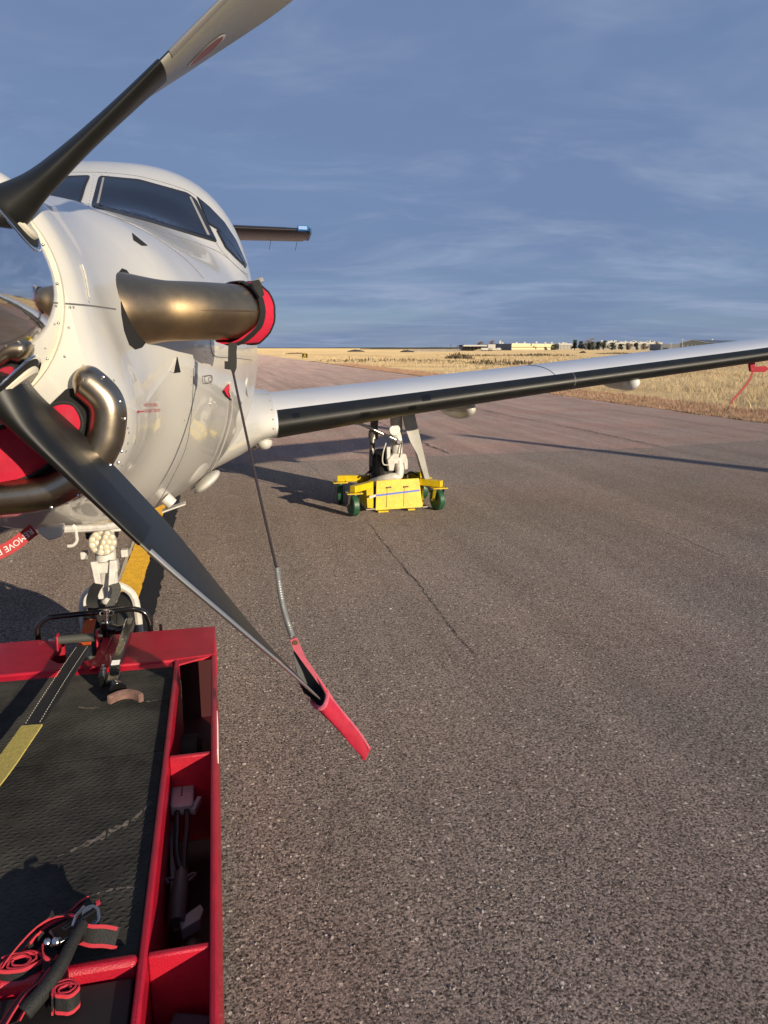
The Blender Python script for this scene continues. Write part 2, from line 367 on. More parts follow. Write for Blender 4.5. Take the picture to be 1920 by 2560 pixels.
sheet('taxiway', [(-14, 420), (-14, 8.2)] + [(x, 8.2) for x in (0,)] + [p for p in far_edge if p[1] > 8.2], -0.006, TAXI)
seam = [(-30, 8.3)] + wob((-6, 8.42), (3.2, 8.55), 60, .07, 5) + wob((3.3, 8.56), (7.6, 8.75), 30, .08, 6) + wob((7.7, 8.8), (11.95, 9.6), 30, .10, 8)
sheet('apron', [(-30, -60), (12.0, -60)] + [p for p in far_edge if p[1] < 9.4] + list(reversed(seam)), 0, APRON)
sheet('crossing_road', [(-60, 430), (-60, 300), (14, 232), (14, 248)], -0.03, mat('pale_dirt', (.42, .31, .22), .9, noise=.3, nscale=.4))
def strip(name, pts, w, z, m, jag=0., seed=1):
    rr = random.Random(seed); A = []; Bp = []
    for i, p in enumerate(pts):
        q = pts[min(i + 1, len(pts) - 1)]; o = pts[max(i - 1, 0)]
        d = Vector((q[0] - o[0], q[1] - o[1])).normalized(); n = Vector((-d.y, d.x)); ww = w if not isinstance(w, list) else w[i]
        A.append((p[0] + n.x * ww / 2 * (1 + jag * (rr.random() - .5)), p[1] + n.y * ww / 2 * (1 + jag * (rr.random() - .5)), z))
        Bp.append((p[0] - n.x * ww / 2 * (1 + jag * (rr.random() - .5)), p[1] - n.y * ww / 2 * (1 + jag * (rr.random() - .5)), z))
    n = len(pts)
    o = make(name, (A + Bp, [(i, i + 1, n + i + 1, n + i) for i in range(n - 1)]), m, smooth=0, kind='structure'); o.matrix_world = PM; return o
def line_y(x, y0, y1, n, amp, seed):
    rr = random.Random(seed); return [(x + amp * (rr.random() - .5), y0 + (y1 - y0) * i / n) for i in range(n + 1)]
strip('yellow_line', line_y(0, -8, 8.3, 160, .006, 1), .155, .004, YLINE, .05, 2)
strip('black_line_border', line_y(.141, -8, 6.9, 300, .004, 4), .120, .004, BLINE, .30, 5)
strip('line_edge_wear', line_y(-.092, -8, 8.3, 200, .008, 6), .022, .003, mat('pale_wear', (.30, .27, .22), .9), .8, 7)
def crack(name, ctrl, w, n, amp, seed):
    rr = random.Random(seed); P = spline([(x, y, 0) for x, y in ctrl], n); pts = []; ws = []
    dx_ = 0
    for i, p in enumerate(P):
        dx_ = dx_ * .7 + amp * (rr.random() - .5); pts.append((p.x + dx_, p.y)); ws.append(w * (0.15 + 1.1 * rr.random() ** 1.5) * (1 if 2 < i < len(P) - 3 else .3))
    return strip(name, pts, ws, .0035, DARK, .5, seed)
crack('pavement_crack', [(1.92, 4.75), (1.90, 3.9), (1.88, 2.6), (1.85, 1.95), (1.86, 1.55)], .007, 200, .016, 11)
crack('pavement_crack', [(1.80, 8.5), (1.86, 7.2), (1.93, 5.9), (1.92, 4.9)], .005, 120, .016, 12)
crack('pavement_crack', [(7.1, 20), (7.37, 14.07), (7.54, 11.0), (7.56, 8.8)], .03, 160, .05, 13)
crack('pavement_crack', [(4.33, 2.9), (4.35, 3.6), (4.30, 4.3)], .008, 40, .03, 14)
crack('pavement_crack', [(9.6, 11.4), (9.65, 10.3), (9.6, 9.6)], .02, 40, .05, 15)
crack('pavement_crack', [(0.2, 8.5), (0.15, 14), (0.1, 22), (0.1, 60)], .03, 200, .05, 16)
crack('pavement_crack', [(4.0, 8.6), (4.0, 14), (4.05, 24), (4.0, 60)], .025, 200, .05, 17)

# loose stones lying on the near pavement
rr = random.Random(77); V = []; F = []
for _ in range(9000):
    d = 1.0 + 7.0 * rr.random() ** 1.6; a = R(rr.uniform(-26, 36)); x, y = d * math.sin(a) + .60, d * math.cos(a) - 1.75
    if (-.5 < x < .60 and y < 1.35): continue
    s_ = rr.choice((.0016, .0020, .0024, .0030)) * rr.uniform(.7, 1.5) * (1.9 if rr.random() < .03 else 1); k = len(V); a2 = rr.uniform(0, 6.28); ca, sa = math.cos(a2), math.sin(a2)
    for px_, py_, pz_ in ((-1, -.6, 0), (1, -.7, 0), (.9, .7, 0), (-.8, .6, 0), (-.5, -.2, .9), (.5, .1, 1.1)):
        j = rr.uniform(.8, 1.2); V.append((x + s_ * j * (px_ * ca - py_ * sa), y + s_ * j * (px_ * sa + py_ * ca), .0002 + pz_ * s_ * .8))
    F += [(k, k + 1, k + 5, k + 4), (k + 1, k + 2, k + 5), (k + 2, k + 3, k + 4, k + 5), (k + 3, k, k + 4)]
o = make('loose_stones', (V, F), mat('pale_stone', (.62, .56, .50), .9, col2=(.12, .10, .09), nscale=60), smooth=0, kind='stuff', label='small loose stones scattered over the near pavement'); o.matrix_world = PM; o['category'] = 'gravel'
# ------------------------------------------------------------------ the aeroplane
P = Thing('turboprop_airplane', 'white single-engine turboprop airplane with black leading edges parked nose towards the red tug', 'airplane', (0, 0, 0))
# fuselage: y, half width, top, widest height, bottom, upper exponent, lower exponent
SEC = [(.15, .36, 1.96, 1.55, 1.14, 2.0, 2.0), (.75, .465, 2.01, 1.58, .985, 2.0, 2.2), (1.1, .55, 2.065, 1.575, .89, 2.0, 2.3), (1.5, .64, 2.12, 1.57, .80, 2.0, 2.35),
       (2.2, .765, 2.20, 1.57, .72, 2.05, 2.45), (2.75, .835, 2.29, 1.58, .69, 2.2, 2.5), (3.2, .893, 2.51, 1.60, .675, 2.4, 2.5),
       (3.7, .920, 2.735, 1.62, .67, 2.7, 2.5), (4.3, .935, 2.835, 1.64, .68, 2.7, 2.5), (6, .92, 2.86, 1.65, .72, 2.4, 2.5), (8, .87, 2.85, 1.70, .84, 2.2, 2.3),
       (10, .66, 2.74, 1.85, 1.18, 2, 2), (12, .38, 2.66, 2.05, 1.60, 2, 2), (13.7, .12, 2.6, 2.3, 2.05, 2, 2)]
PEAR = [(0, 1.985), (.12, 1.96), (.215, 1.89), (.28, 1.78), (.305, 1.665), (.322, 1.56), (.345, 1.47), (.352, 1.39), (.345, 1.32), (.305, 1.262), (.21, 1.21), (.10, 1.19), (0, 1.185)]
PEAR2 = [(0, 1.99), (.13, 1.965), (.225, 1.895), (.295, 1.78), (.33, 1.665), (.362, 1.56), (.395, 1.46), (.41, 1.38), (.40, 1.29), (.35, 1.205), (.26, 1.15), (.12, 1.115), (0, 1.10)]
NH = 44
def resamp(pts, n):
    L = [0]
    for a, b in zip(pts, pts[1:]): L.append(L[-1] + math.hypot(b[0] - a[0], b[1] - a[1]))
    out = []; j = 0
    for i in range(n + 1):
        t = L[-1] * i / n
        while j < len(L) - 2 and L[j + 1] < t: j += 1
        f = (t - L[j]) / max(L[j + 1] - L[j], 1e-9); a, b = pts[j], pts[j + 1]
        out.append((a[0] + (b[0] - a[0]) * f, a[1] + (b[1] - a[1]) * f))
    return out
PEARH, PEARH2 = [resamp([(p.x, p.z) for p in spline([(x, 0, z) for x, z in q], 200)], NH) for q in (PEAR, PEAR2)]
def half(y):
    w, top, mid, bot, nt_, nb_ = interp(SEC, y); pts = []
    for i in range(121):
        a = math.pi / 2 - math.pi * i / 120; c, s = max(math.cos(a), 0), math.sin(a)
        if s >= 0: pts.append((w * c ** (2 / nt_), mid + (top - mid) * s ** (2 / nt_)))
        else: pts.append((w * c ** (2 / nb_), mid - (mid - bot) * (-s) ** (2 / nb_)))
    H = resamp(pts, NH); k = sm(.20, 1.15, y); k0 = sm(.10, .34, y)
    PH = [(a[0] * (1 - k0) + b[0] * k0, a[1] * (1 - k0) + b[1] * k0) for a, b in zip(PEARH, PEARH2)]
    H = [(a[0] * (1 - k) + b[0] * k, a[1] * (1 - k) + b[1] * k) for a, b in zip(PH, H)]
    if y < .2:
        s = 1 - .06 * (1 - (y - .14) / .06) ** 2; H = [(x * s, 1.57 + (z - 1.57) * s) for x, z in H]
    return H
def ring(y):
    H = half(y); return [Vector((x, y, z)) for x, z in H] + [Vector((-x, y, z)) for x, z in reversed(H[1:-1])]
YS = [.14, .15, .165, .18, .2] + [.2 + .05 * i for i in range(1, 60)] + [3.15 + .06 * i for i in range(1, 25)] + [4.6 + .25 * i for i in range(1, 37)]
BODY = loft([ring(y) for y in YS])
fus = P.part('fuselage', BODY, WHITE, smooth=50)
TREE = BVHTree.FromPolygons([Vector(p) for p in BODY[0]], [tuple(f) for f in BODY[1]])
def hit(x, y):
    o, d = ray(x, y); l, n, i, dd = TREE.ray_cast(o, d)
    if l is None:                                       # just past the outline: the nearest point of the body
        best = None
        for k in range(120):
            q = TREE.find_nearest(o + d * (1.5 + k * .05))
            if best is None or q[3] < best[3]: best = q
        l, n = best[0], best[1]
        if best[3] > .08: return None
    if n.dot(d) > 0: n = -n
    return l, n
def hitn(p):
    l, n, i, d = TREE.find_nearest(Vector(p)); return l, n
def snorm(p):
    """smooth outward direction of the body at a point"""
    e = .03; y = max(p.y, .2)
    l, n = hitn(p); acc = Vector(n)
    for d in ((e, 0, 0), (-e, 0, 0), (0, e, 0), (0, -e, 0), (0, 0, e), (0, 0, -e)):
        l2, n2 = hitn(p + Vector(d)); acc += n2 if n2.dot(n) > 0 else -n2
    acc.normalize()
    c = Vector((0, p.y + .05, 1.6))
    return acc if acc.dot(p - c) > 0 else -acc
def inpoly(p, poly):
    c = False; n = len(poly)
    for i in range(n):
        a, b = poly[i], poly[i - 1]
        if (a[1] > p[1]) != (b[1] > p[1]) and p[0] < (b[0] - a[0]) * (p[1] - a[1]) / (b[1] - a[1]) + a[0]: c = not c
    return c
def dens(poly, step):
    out = []
    for a, b in zip(poly, poly[1:] + poly[:1]):
        k = max(1, int(math.hypot(b[0] - a[0], b[1] - a[1]) / step))
        out += [(a[0] + (b[0] - a[0]) * i / k, a[1] + (b[1] - a[1]) * i / k) for i in range(k)]
    return out
def tri2d(poly, step):
    poly = dens(poly, step); x0 = min(p[0] for p in poly); x1 = max(p[0] for p in poly); y0 = min(p[1] for p in poly); y1 = max(p[1] for p in poly)
    pts = [Vector(p) for p in poly]; gy = y0 + step / 2
    while gy < y1:
        gx = x0 + step / 2
        while gx < x1:
            if inpoly((gx, gy), poly) and min(math.hypot(gx - p[0], gy - p[1]) for p in poly) > step * .5: pts.append(Vector((gx, gy)))
            gx += step
        gy += step
    n = len(poly)
    r = delaunay_2d_cdt(pts, [], [list(range(n))], 1, 1e-5)
    return [tuple(v) for v in r[0]], [tuple(f) for f in r[2]], n
def patch(poly, off, step=6, skirt=True, fn=None):
    """an outline traced on the body: a thin skin lying on it, raised by off, with a rim down to the body"""
    v2, f, n = tri2d([tuple(p) for p in poly], step); V = []; base = []
    last = None
    for p in v2:
        h = (fn or hit)(*p)
        if h is None: h = last
        if h is None: continue
        last = h; nn = snorm(h[0]); V.append(h[0] + nn * off); base.append(h[0] - nn * .004)
    if len(V) != len(v2): return V, []
    if skirt:
        m = len(V)
        cnt = {}
        for q in f:
            for i in range(len(q)):
                e = (q[i], q[(i + 1) % len(q)]); cnt[e] = 1
        edges = [e for e in cnt if (e[1], e[0]) not in cnt]
        f = list(f) + [(b, a, m + a, m + b) for a, b in edges]; V = V + base
    return V, f
def bline(pts, w, off=.0015, n=30, closed=False):
    """a thin line lying on the body through traced points"""
    S = spline([(x, y, 0) for x, y in pts], n, closed) if len(pts) > 2 else [Vector((pts[0][0] + (pts[1][0] - pts[0][0]) * i / n, pts[0][1] + (pts[1][1] - pts[0][1]) * i / n, 0)) for i in range(n + 1)]
    if closed: S.append(S[0])
    C = []; N = []
    for p in S:
        h = hit(p.x, p.y)
        if h: N.append(snorm(h[0])); C.append(h[0] + N[-1] * off)
    rings = []
    for i, p in enumerate(C):
        t = (C[min(i + 1, len(C) - 1)] - C[max(i - 1, 0)]).normalized(); s = t.cross(N[i]).normalized(); ww = (w[i * (len(w)) // len(C)] if isinstance(w, list) else w)
        rings.append([p - s * ww / 2 - N[i] * .003, p - s * ww / 2, p + s * ww / 2, p + s * ww / 2 - N[i] * .003])
    return loft(rings)
def both(vf):
    m = MB().add(vf); m.add(mirror(vf)); return m
# windows
XP = hit(203.5, 385)[0].x
def window(name, outer, inner, label=None, rim=None):
    fr = P.part(name, patch(outer, .004, 7), SEAL, parent=fus, label=label)
    gl = P.part('pane', patch(inner, .007, 6), GLASS, parent=fus)
    def flip(vf, off):
        V = []
        for p in vf[0][:len(vf[0])]:
            q = Vector((2 * XP - p.x, p.y, p.z)); l, n_ = hitn(q); sn = snorm(l); V.append(l + sn * off)
        return V, [tuple(reversed(f)) for f in vf[1]]
    P.part(name, flip(patch(outer, .004, 8, False), .004), SEAL, parent=fus); P.part('pane', flip(patch(inner, .007, 7, False), .007), GLASS, parent=fus)
    if rim:
        P.part('pane_edge', patch(rim[0], .0085, 5, False), mat('pane_edge', (.30, .29, .26), .5), parent=fus); P.part('pane_edge', patch(rim[1], .0085, 5, False), mat('pane_edge', (.30, .29, .26), .5), parent=fus)
def shrink(poly, d):
    n = len(poly); cx = sum(p[0] for p in poly) / n; cy = sum(p[1] for p in poly) / n; out = []
    for i in range(n):
        a, b, c = Vector(poly[i - 1]), Vector(poly[i]), Vector(poly[(i + 1) % n])
        e1 = (b - a).normalized(); e2 = (c - b).normalized(); n1 = Vector((-e1.y, e1.x)); n2 = Vector((-e2.y, e2.x))
        if n1.dot(Vector((cx, cy)) - b) < 0: n1, n2 = -n1, -n2
        m = (n1 + n2); m = m / max(m.length_squared, .3) * 2
        out.append(tuple(b + m * d))
    return out
def rnd(poly, r, k=4):
    out = []
    for i in range(len(poly)):
        a, b, c = Vector(poly[i - 1]), Vector(poly[i]), Vector(poly[(i + 1) % len(poly)])
        p = b + (a - b).normalized() * min(r, (a - b).length * .4); q = b + (c - b).normalized() * min(r, (c - b).length * .4)
        for j in range(k + 1):
            t = j / k; out.append(tuple((1 - t) ** 2 * p + 2 * t * (1 - t) * b + t * t * q))
    return out
WS = rnd([(214, 380), (300, 388), (405, 417), (424, 432), (470, 525), (330, 482), (197, 446)], 8)
window('windscreen', WS, shrink(WS, 5.5), None, ([(222, 386), (226, 387), (214, 443), (209, 442)], [(408, 428), (412, 427), (452, 510), (446, 509)]))
SW = rnd([(424, 424), (452, 447), (484, 480), (510, 520), (533, 573), (530, 578), (500, 532), (470, 497), (448, 484)], 4)
window('side_window', SW, shrink(SW, 1.6))
DV = rnd([(466, 497), (480, 503), (506, 535), (532, 580), (510, 560), (486, 536)], 3)
window('storm_window', DV, shrink(DV, 2.2))
# cabin windows, further back on both sides
for k in range(4):
    for sgn in (1, -1):
        c = Vector((sgn * .9, 5.6 + k * 1.05, 2.15)); pts = []
        pl = []
        for i in range(20):
            a = 2 * math.pi * i / 20; q = Vector((sgn * 1.2, c.y + .16 * math.cos(a), c.z + .2 * math.sin(a)))
            l, n_, _, _ = TREE.ray_cast(q, Vector((-sgn, 0, 0)));
            if l: pl.append(l + Vector((sgn * .004, 0, 0)))
        P.part('cabin_window', (pl, [tuple(range(len(pl)))]), GLASS, parent=fus)
# panel joints of the cowling and nose
SJ = []
for q in [[(130, 655), (190, 660), (250, 668)], [(455, 735), (462, 768), (505, 773), (545, 778)], [(418, 795), (416, 850), (412, 905), (400, 970), (365, 1045), (338, 1092)],
          [(497, 855), (490, 920), (466, 985), (430, 1045), (395, 1080)], [(250, 470), (330, 510), (400, 560), (440, 602)], [(210, 372), (300, 381), (395, 408), (432, 430)],
          [(424, 432), (446, 482), (470, 530), (510, 575), (536, 594)], [(195, 452), (300, 486), (400, 517), (478, 548), (536, 600)]]:
    SJ.append(bline(q, .004, .0012, 36))
mb = MB()
for q in SJ: mb.add(q); mb.add(mirror(q))
P.part('panel_joint', mb, SEAM, parent=fus, kind='stuff')
# rivets and screws
mb = MB()
def rivet(x, y, r=.005):
    r *= .75
    h = hit(x, y)
    if not h: return
    nn = snorm(h[0]); mb.add(lathe(h[0] - nn * .002, nn, [(0, r), (.0026, r), (.0032, r * .6), (.0033, 0)], 8))
def rivets(a, b, n, r=.005):
    for i in range(n): t = i / (n - 1); rivet(a[0] + (b[0] - a[0]) * t, a[1] + (b[1] - a[1]) * t, r)
rivets((204, 380), (191, 446), 11); rivets((219, 377), (400, 411), 14); rivets((205, 453), (330, 492), 6); rivets((335, 494), (490, 549), 12); rivets((430, 437), (470, 525), 9)
rivets((430, 428), (452, 481), 6)
for p in [(151, 664), (158, 664), (149, 707), (181, 790), (187, 796), (246, 822), (270, 905), (276, 925), (278, 935), (276, 958), (272, 975), (262, 1005), (140, 770), (420, 792), (398, 908), (443, 760), (445, 775), (455, 830), (459, 838)]: rivet(*p, .0045)
for (x, y) in [(178, 575), (180, 585), (184, 600), (188, 625), (190, 640), (192, 652)]: rivet(x, y, .004)
for q in ([(452, 735), (459, 770), (505, 777), (545, 782)], [(414, 800), (412, 850), (408, 905), (396, 970), (361, 1045)], [(423, 800), (421, 850), (417, 905), (405, 970), (370, 1045)], [(254, 466), (334, 506), (404, 556), (444, 598)]):
    for p in spline([(x, y, 0) for x, y in q], 14): rivet(p.x, p.y, .0022)
P.part('screw', mb, mat('screw_head', (.28, .26, .24), .5, .6), parent=fus, kind='stuff')
P.part('hinge_strip', bline([(176, 573), (182, 590), (187, 615), (192, 645)], .008, .004, 14), WHITE2, parent=fus)
# black three-cornered inlets on the cowling
for tri in [[(285, 504), (318, 531), (306, 531), (288, 519)], [(374, 806), (382, 771), (389, 804)]]:
    q = patch(tri, .0025, 3); P.part('flush_inlet', q, DARK, parent=fus); P.part('flush_inlet', mirror(q), DARK, parent=fus)
P.part('inlet_ramp', patch([(365, 802), (380, 774), (374, 805)], .0024, 3), WHITE2, parent=fus)
# stencils
def stencil(name, text, org, ux, uy, size, m, n=0):
    cu = bpy.data.curves.new('t', 'FONT'); cu.body = text; cu.size = 1; cu.resolution_u = 3
    to = bpy.data.objects.new('t', cu); COL.objects.link(to); dg = bpy.context.evaluated_depsgraph_get()
    me = bpy.data.meshes.new_from_object(to.evaluated_get(dg)); COL.objects.unlink(to); bpy.data.objects.remove(to); bpy.data.curves.remove(cu)
    V = []
    for v in me.vertices:
        h = hit(org[0] + (ux[0] * v.co.x + uy[0] * v.co.y) * size, org[1] + (ux[1] * v.co.x + uy[1] * v.co.y) * size)
        V.append(h[0] + snorm(h[0]) * .0015 if h else Vector((0, 0, 0)))
    f = [tuple(p.vertices) for p in me.polygons]; bpy.data.meshes.remove(me)
    return P.part(name, (V, f), m, parent=fus, smooth=0)
stencil('hot_area_stencil', 'VERY HOT AREA', (310.5, 878.5), (.39, -.012), (0.05, -1), 10.0, REDT)
stencil('hot_area_stencil', 'DO NOT TOUCH', (312.0, 891.5), (.42, -.03), (0.05, -1), 10.0, REDT)
P.part('hot_area_arrow', patch([(294, 889.5), (300, 886), (300, 888.4), (311, 887.2), (311, 889.4), (300, 890.8), (300, 893)], .0015, 2, False), REDT, parent=fus)
mb = MB()
for q in [[(437, 813), (456, 811), (457, 825), (439, 828)], [(441, 814), (455, 812), (455, 825), (443, 826)], [(450, 817), (456, 816), (456, 822), (451, 823)]]: mb.add(bline(q + [q[0]], .0025, .0014, 24))
P.part('placard_outline', mb, SEAM, parent=fus)
# fairing pads and small inlets low on the side
P.part('side_pad', patch(rnd([(493, 824), (499, 823), (499.5, 858), (494, 861)], 2), .012, 4), WHITE, parent=fus)
P.part('access_cover', patch([(536 + 5 * math.cos(a), 836 + 22 * math.sin(a)) for a in [2 * math.pi * i / 18 for i in range(18)]], .006, 3), WHITE, parent=fus)
P.part('air_scoop', patch(rnd([(479, 846), (486, 838), (498, 824), (498, 866), (486, 856)], 2), .002, 3), DARK, parent=fus)
# nose-gear bay edge and fairings under the nose
a_, b_ = at(95, 1142, y=.62), at(295, 1128, y=.95)
P.part('gear_bay_rail', tube([at(130, 1144, y=.9), at(215, 1140, y=1.1), at(300, 1128, y=1.3)], .014, 8), WHITE2)
fo = [at(78, 1140, y=.75), at(135, 1136, y=.75), at(133, 1160, y=.75), at(104, 1169, y=.75), at(82, 1152, y=.75)]
P.part('drain_fairing', prism(fo, (0, .05, .0)), WHITE, bevel=.006)
P.part('drain_tube', tube(spline([at(157, 1135, y=.95), at(163, 1140, y=.95), at(165, 1155, y=.95), at(166, 1168, y=.95), at(158, 1178, y=.95), at(146, 1180, y=.95)], 24), .006, 8), WHITE2)
vb = hit(356, 1074)[0]; P.part('vent_tube', tube([vb, at(372, 1089, y=vb.y)], .026, 16), WHITE2)
P.part('vent_plate', box(at(376, 1095, y=vb.y), (.10, .06, .006), Matrix.Rotation(R(-18), 4, 'Y')), WHITE2)
bh = hit(432, 1034)[0]; ev, ef = ellip((0, 0, 0), (.085, .10, .028), seg=24, rings=16); Mr = Matrix.Rotation(R(-38), 3, 'Y'); P.part('belly_antenna', ([bh + Vector((.032, .03, -.022)) + Mr @ Vector(q) for q in ev], ef), WHITE)

# engine exhaust stubs
ex = spline([(.20, .70, 1.66), (.33, .72, 1.66), (.44, .755, 1.664), (.55, .815, 1.668), (.65, .91, 1.672), (.715, 1.0, 1.675)], 30)
def flat_tube(pts, rr, seg=28, caps=False):
    pts, T, N = frames(pts); rings = []
    for i, p in enumerate(pts):
        b = T[i].cross(Vector((0, 0, 1))).normalized(); rv, rh = rr(i / (len(pts) - 1))
        rings.append([p + Vector((0, 0, 1)) * rv * math.cos(a) + b * rh * math.sin(a) for a in [2 * math.pi * k / seg for k in range(seg)]])
    return loft(rings, True, caps, caps)
stub = flat_tube(ex, lambda t: (.094 + .032 * (1 - sm(.10, .50, t)), .094 + .062 * (1 - sm(.10, .45, t))), 32, True)
P.part('exhaust_stub', stub, EXH); P.part('exhaust_stub', mirror(stub), EXH)
P.part('weld_seam', tube([p + Vector((.085, -.085, 0)).normalized() * .0945 for p in ex[14:]], .0022, 6), mat('dark_weld', (.20, .13, .08), .5, .8))
hole = [(260, 640), (255, 602), (256, 588), (263, 580), (273, 584), (285, 600), (300, 660), (318, 735), (306, 751), (292, 755), (279, 745), (268, 715), (262, 680)]
q = patch(hole, .002, 8); P.part('exhaust_opening', q, DARK, parent=fus); P.part('exhaust_opening', mirror(q), DARK, parent=fus)

# chin intake: polished lip round a dark opening
lipr = [(161, 814), (180, 822), (203, 839), (225, 862), (234, 889), (232, 925), (223, 958), (190, 1010), (120, 1055), (60, 1068), (0, 1074)]
LP = [at(x, y, y=.125) for x, y in lipr] + [Vector((0, .125, 1.19))]
full = LP + [Vector((-p.x, p.y, p.z)) for p in reversed(LP[:-1])]
lp = spline(full, 140); nlp = len(lp)
rad = [.043 * min(1, (.35 + .65 * math.sin(min(i, nlp - 1 - i, 8) / 8 * math.pi / 2))) for i in range(nlp)]
lip = P.part('intake_lip', tube(lp, rad, 18), LIPM)
def flatfill(name, outline, y0, m, parent, depth=.02, **k):
    return P.part(name, prism([(p[0], y0, p[1]) for p in outline], (0, depth, 0)), m, parent=parent, **k)
op = [(p.x, p.z) for p in lp if p.z < 1.462]
up_e = [(.27, 1.455), (.245, 1.432), (.217, 1.406), (.15, 1.38), (.08, 1.363), (0, 1.357)]
op = op + [(-a, b) for a, b in up_e] + [(a, b) for a, b in reversed(up_e[:-1])]
flatfill('intake_mouth', op, .131, DARK, lip, .02)
mb = MB()
for p in [(201, 839), (222, 815), (258, 868), (268, 905), (262, 975), (237, 1005), (170, 1070), (110, 1097), (255, 1000)]:
    c = at(p[0], p[1], y=.10); mb.add(lathe(c, (0, -1, 0), [(-.01, .004), (.001, .004), (.002, .002)], 8))
P.part('screw', mb, STEEL, parent=lip, kind='stuff')

# spinner and propeller
def spin_r(y): t = (y + .50) / .62; return .277 * math.sqrt(max(0, 1 - (1 - t) ** 2.15)) if t < 1 else .277
spn = P.part('spinner', lathe((0, 0, HUBZ), (0, 1, 0), [(-.50 + .62 * (i / 40) ** 1.6, spin_r(-.50 + .62 * (i / 40) ** 1.6)) for i in range(41)] + [(.121, .26)], 72), CHROME)
P.part('spinner_back_ring', lathe((0, 0, HUBZ), (0, 1, 0), [(.122, .25), (.122, .283), (.140, .284), (.140, .25)], 72), CREAM, parent=spn)
P.part('hub_shadow_gap', lathe((0, 0, HUBZ), (0, 1, 0), [(.141, .20), (.141, .275), (.152, .275)], 48), DARK, parent=spn)
mb = MB()
for k in range(20):
    a = 2 * math.pi * k / 20 + .1; d = Vector((math.cos(a), 0, math.sin(a))); mb.add(ellip(Vector((0, .105, HUBZ)) + d * .277, (.0034, .0034, .0034), seg=8, rings=6))
P.part('screw', mb, STEEL, parent=spn, kind='stuff')
def bchord(r): return interp([(.16, .115), (.25, .13), (.4, .175), (.6, .225), (.8, .268), (1.0, .270), (1.15, .232), (1.25, .175), (1.29, .12), (1.312, .05)], r)[0]
def bthick(r): return interp([(.16, 1.0), (.24, .85), (.36, .40), (.5, .22), (.7, .13), (1.0, .08), (1.335, .06)], r)[0]
def bbeta(r): return R(interp([(.16, 116), (.35, 109), (.6, 99.5), (.8, 92.5), (1.0, 85), (1.2, 79), (1.335, 76)], r)[0])
def aero(n=40):
    """closed section from the trailing edge over the cambered side; (xi from nose, eta, side)"""
    out = []
    for i in range(n):
        a = 2 * math.pi * i / n; x = .5 * (1 + math.cos(a)); out.append((x, math.sin(a)))
    return out
def bsec(r, x, s):
    """blade section point: x 0 nose..1 tail, s>0 cambered side"""
    t = bthick(r); prof = 5 * (.2969 * math.sqrt(max(x, 0)) - .126 * x - .3516 * x * x + .2843 * x ** 3 - .1015 * x ** 4)
    rnd_ = math.sqrt(max(0, .25 - (x - .5) ** 2)); k = sm(.20, .40, r)
    h = (rnd_ * (1 - k) + prof * k) * t
    return h if s > 0 else -h * (.55 + .45 * (1 - k))
def bpoint(th, r, x, eta, off=0.):
    u = Vector((math.cos(th), 0, math.sin(th))); tt = Vector((-math.sin(th), 0, math.cos(th))); f = Vector((0, -1, 0)); be = bbeta(r)
    c = tt * math.cos(be) + f * math.sin(be); nn = f * math.cos(be) - tt * math.sin(be); ch = bchord(r)
    ax = .5 * (1 - sm(.2, .5, r)) + .40 * sm(.2, .5, r)
    return Vector((0, 0, HUBZ)) + u * r + c * (ax - x) * ch + nn * eta * ch + nn * off
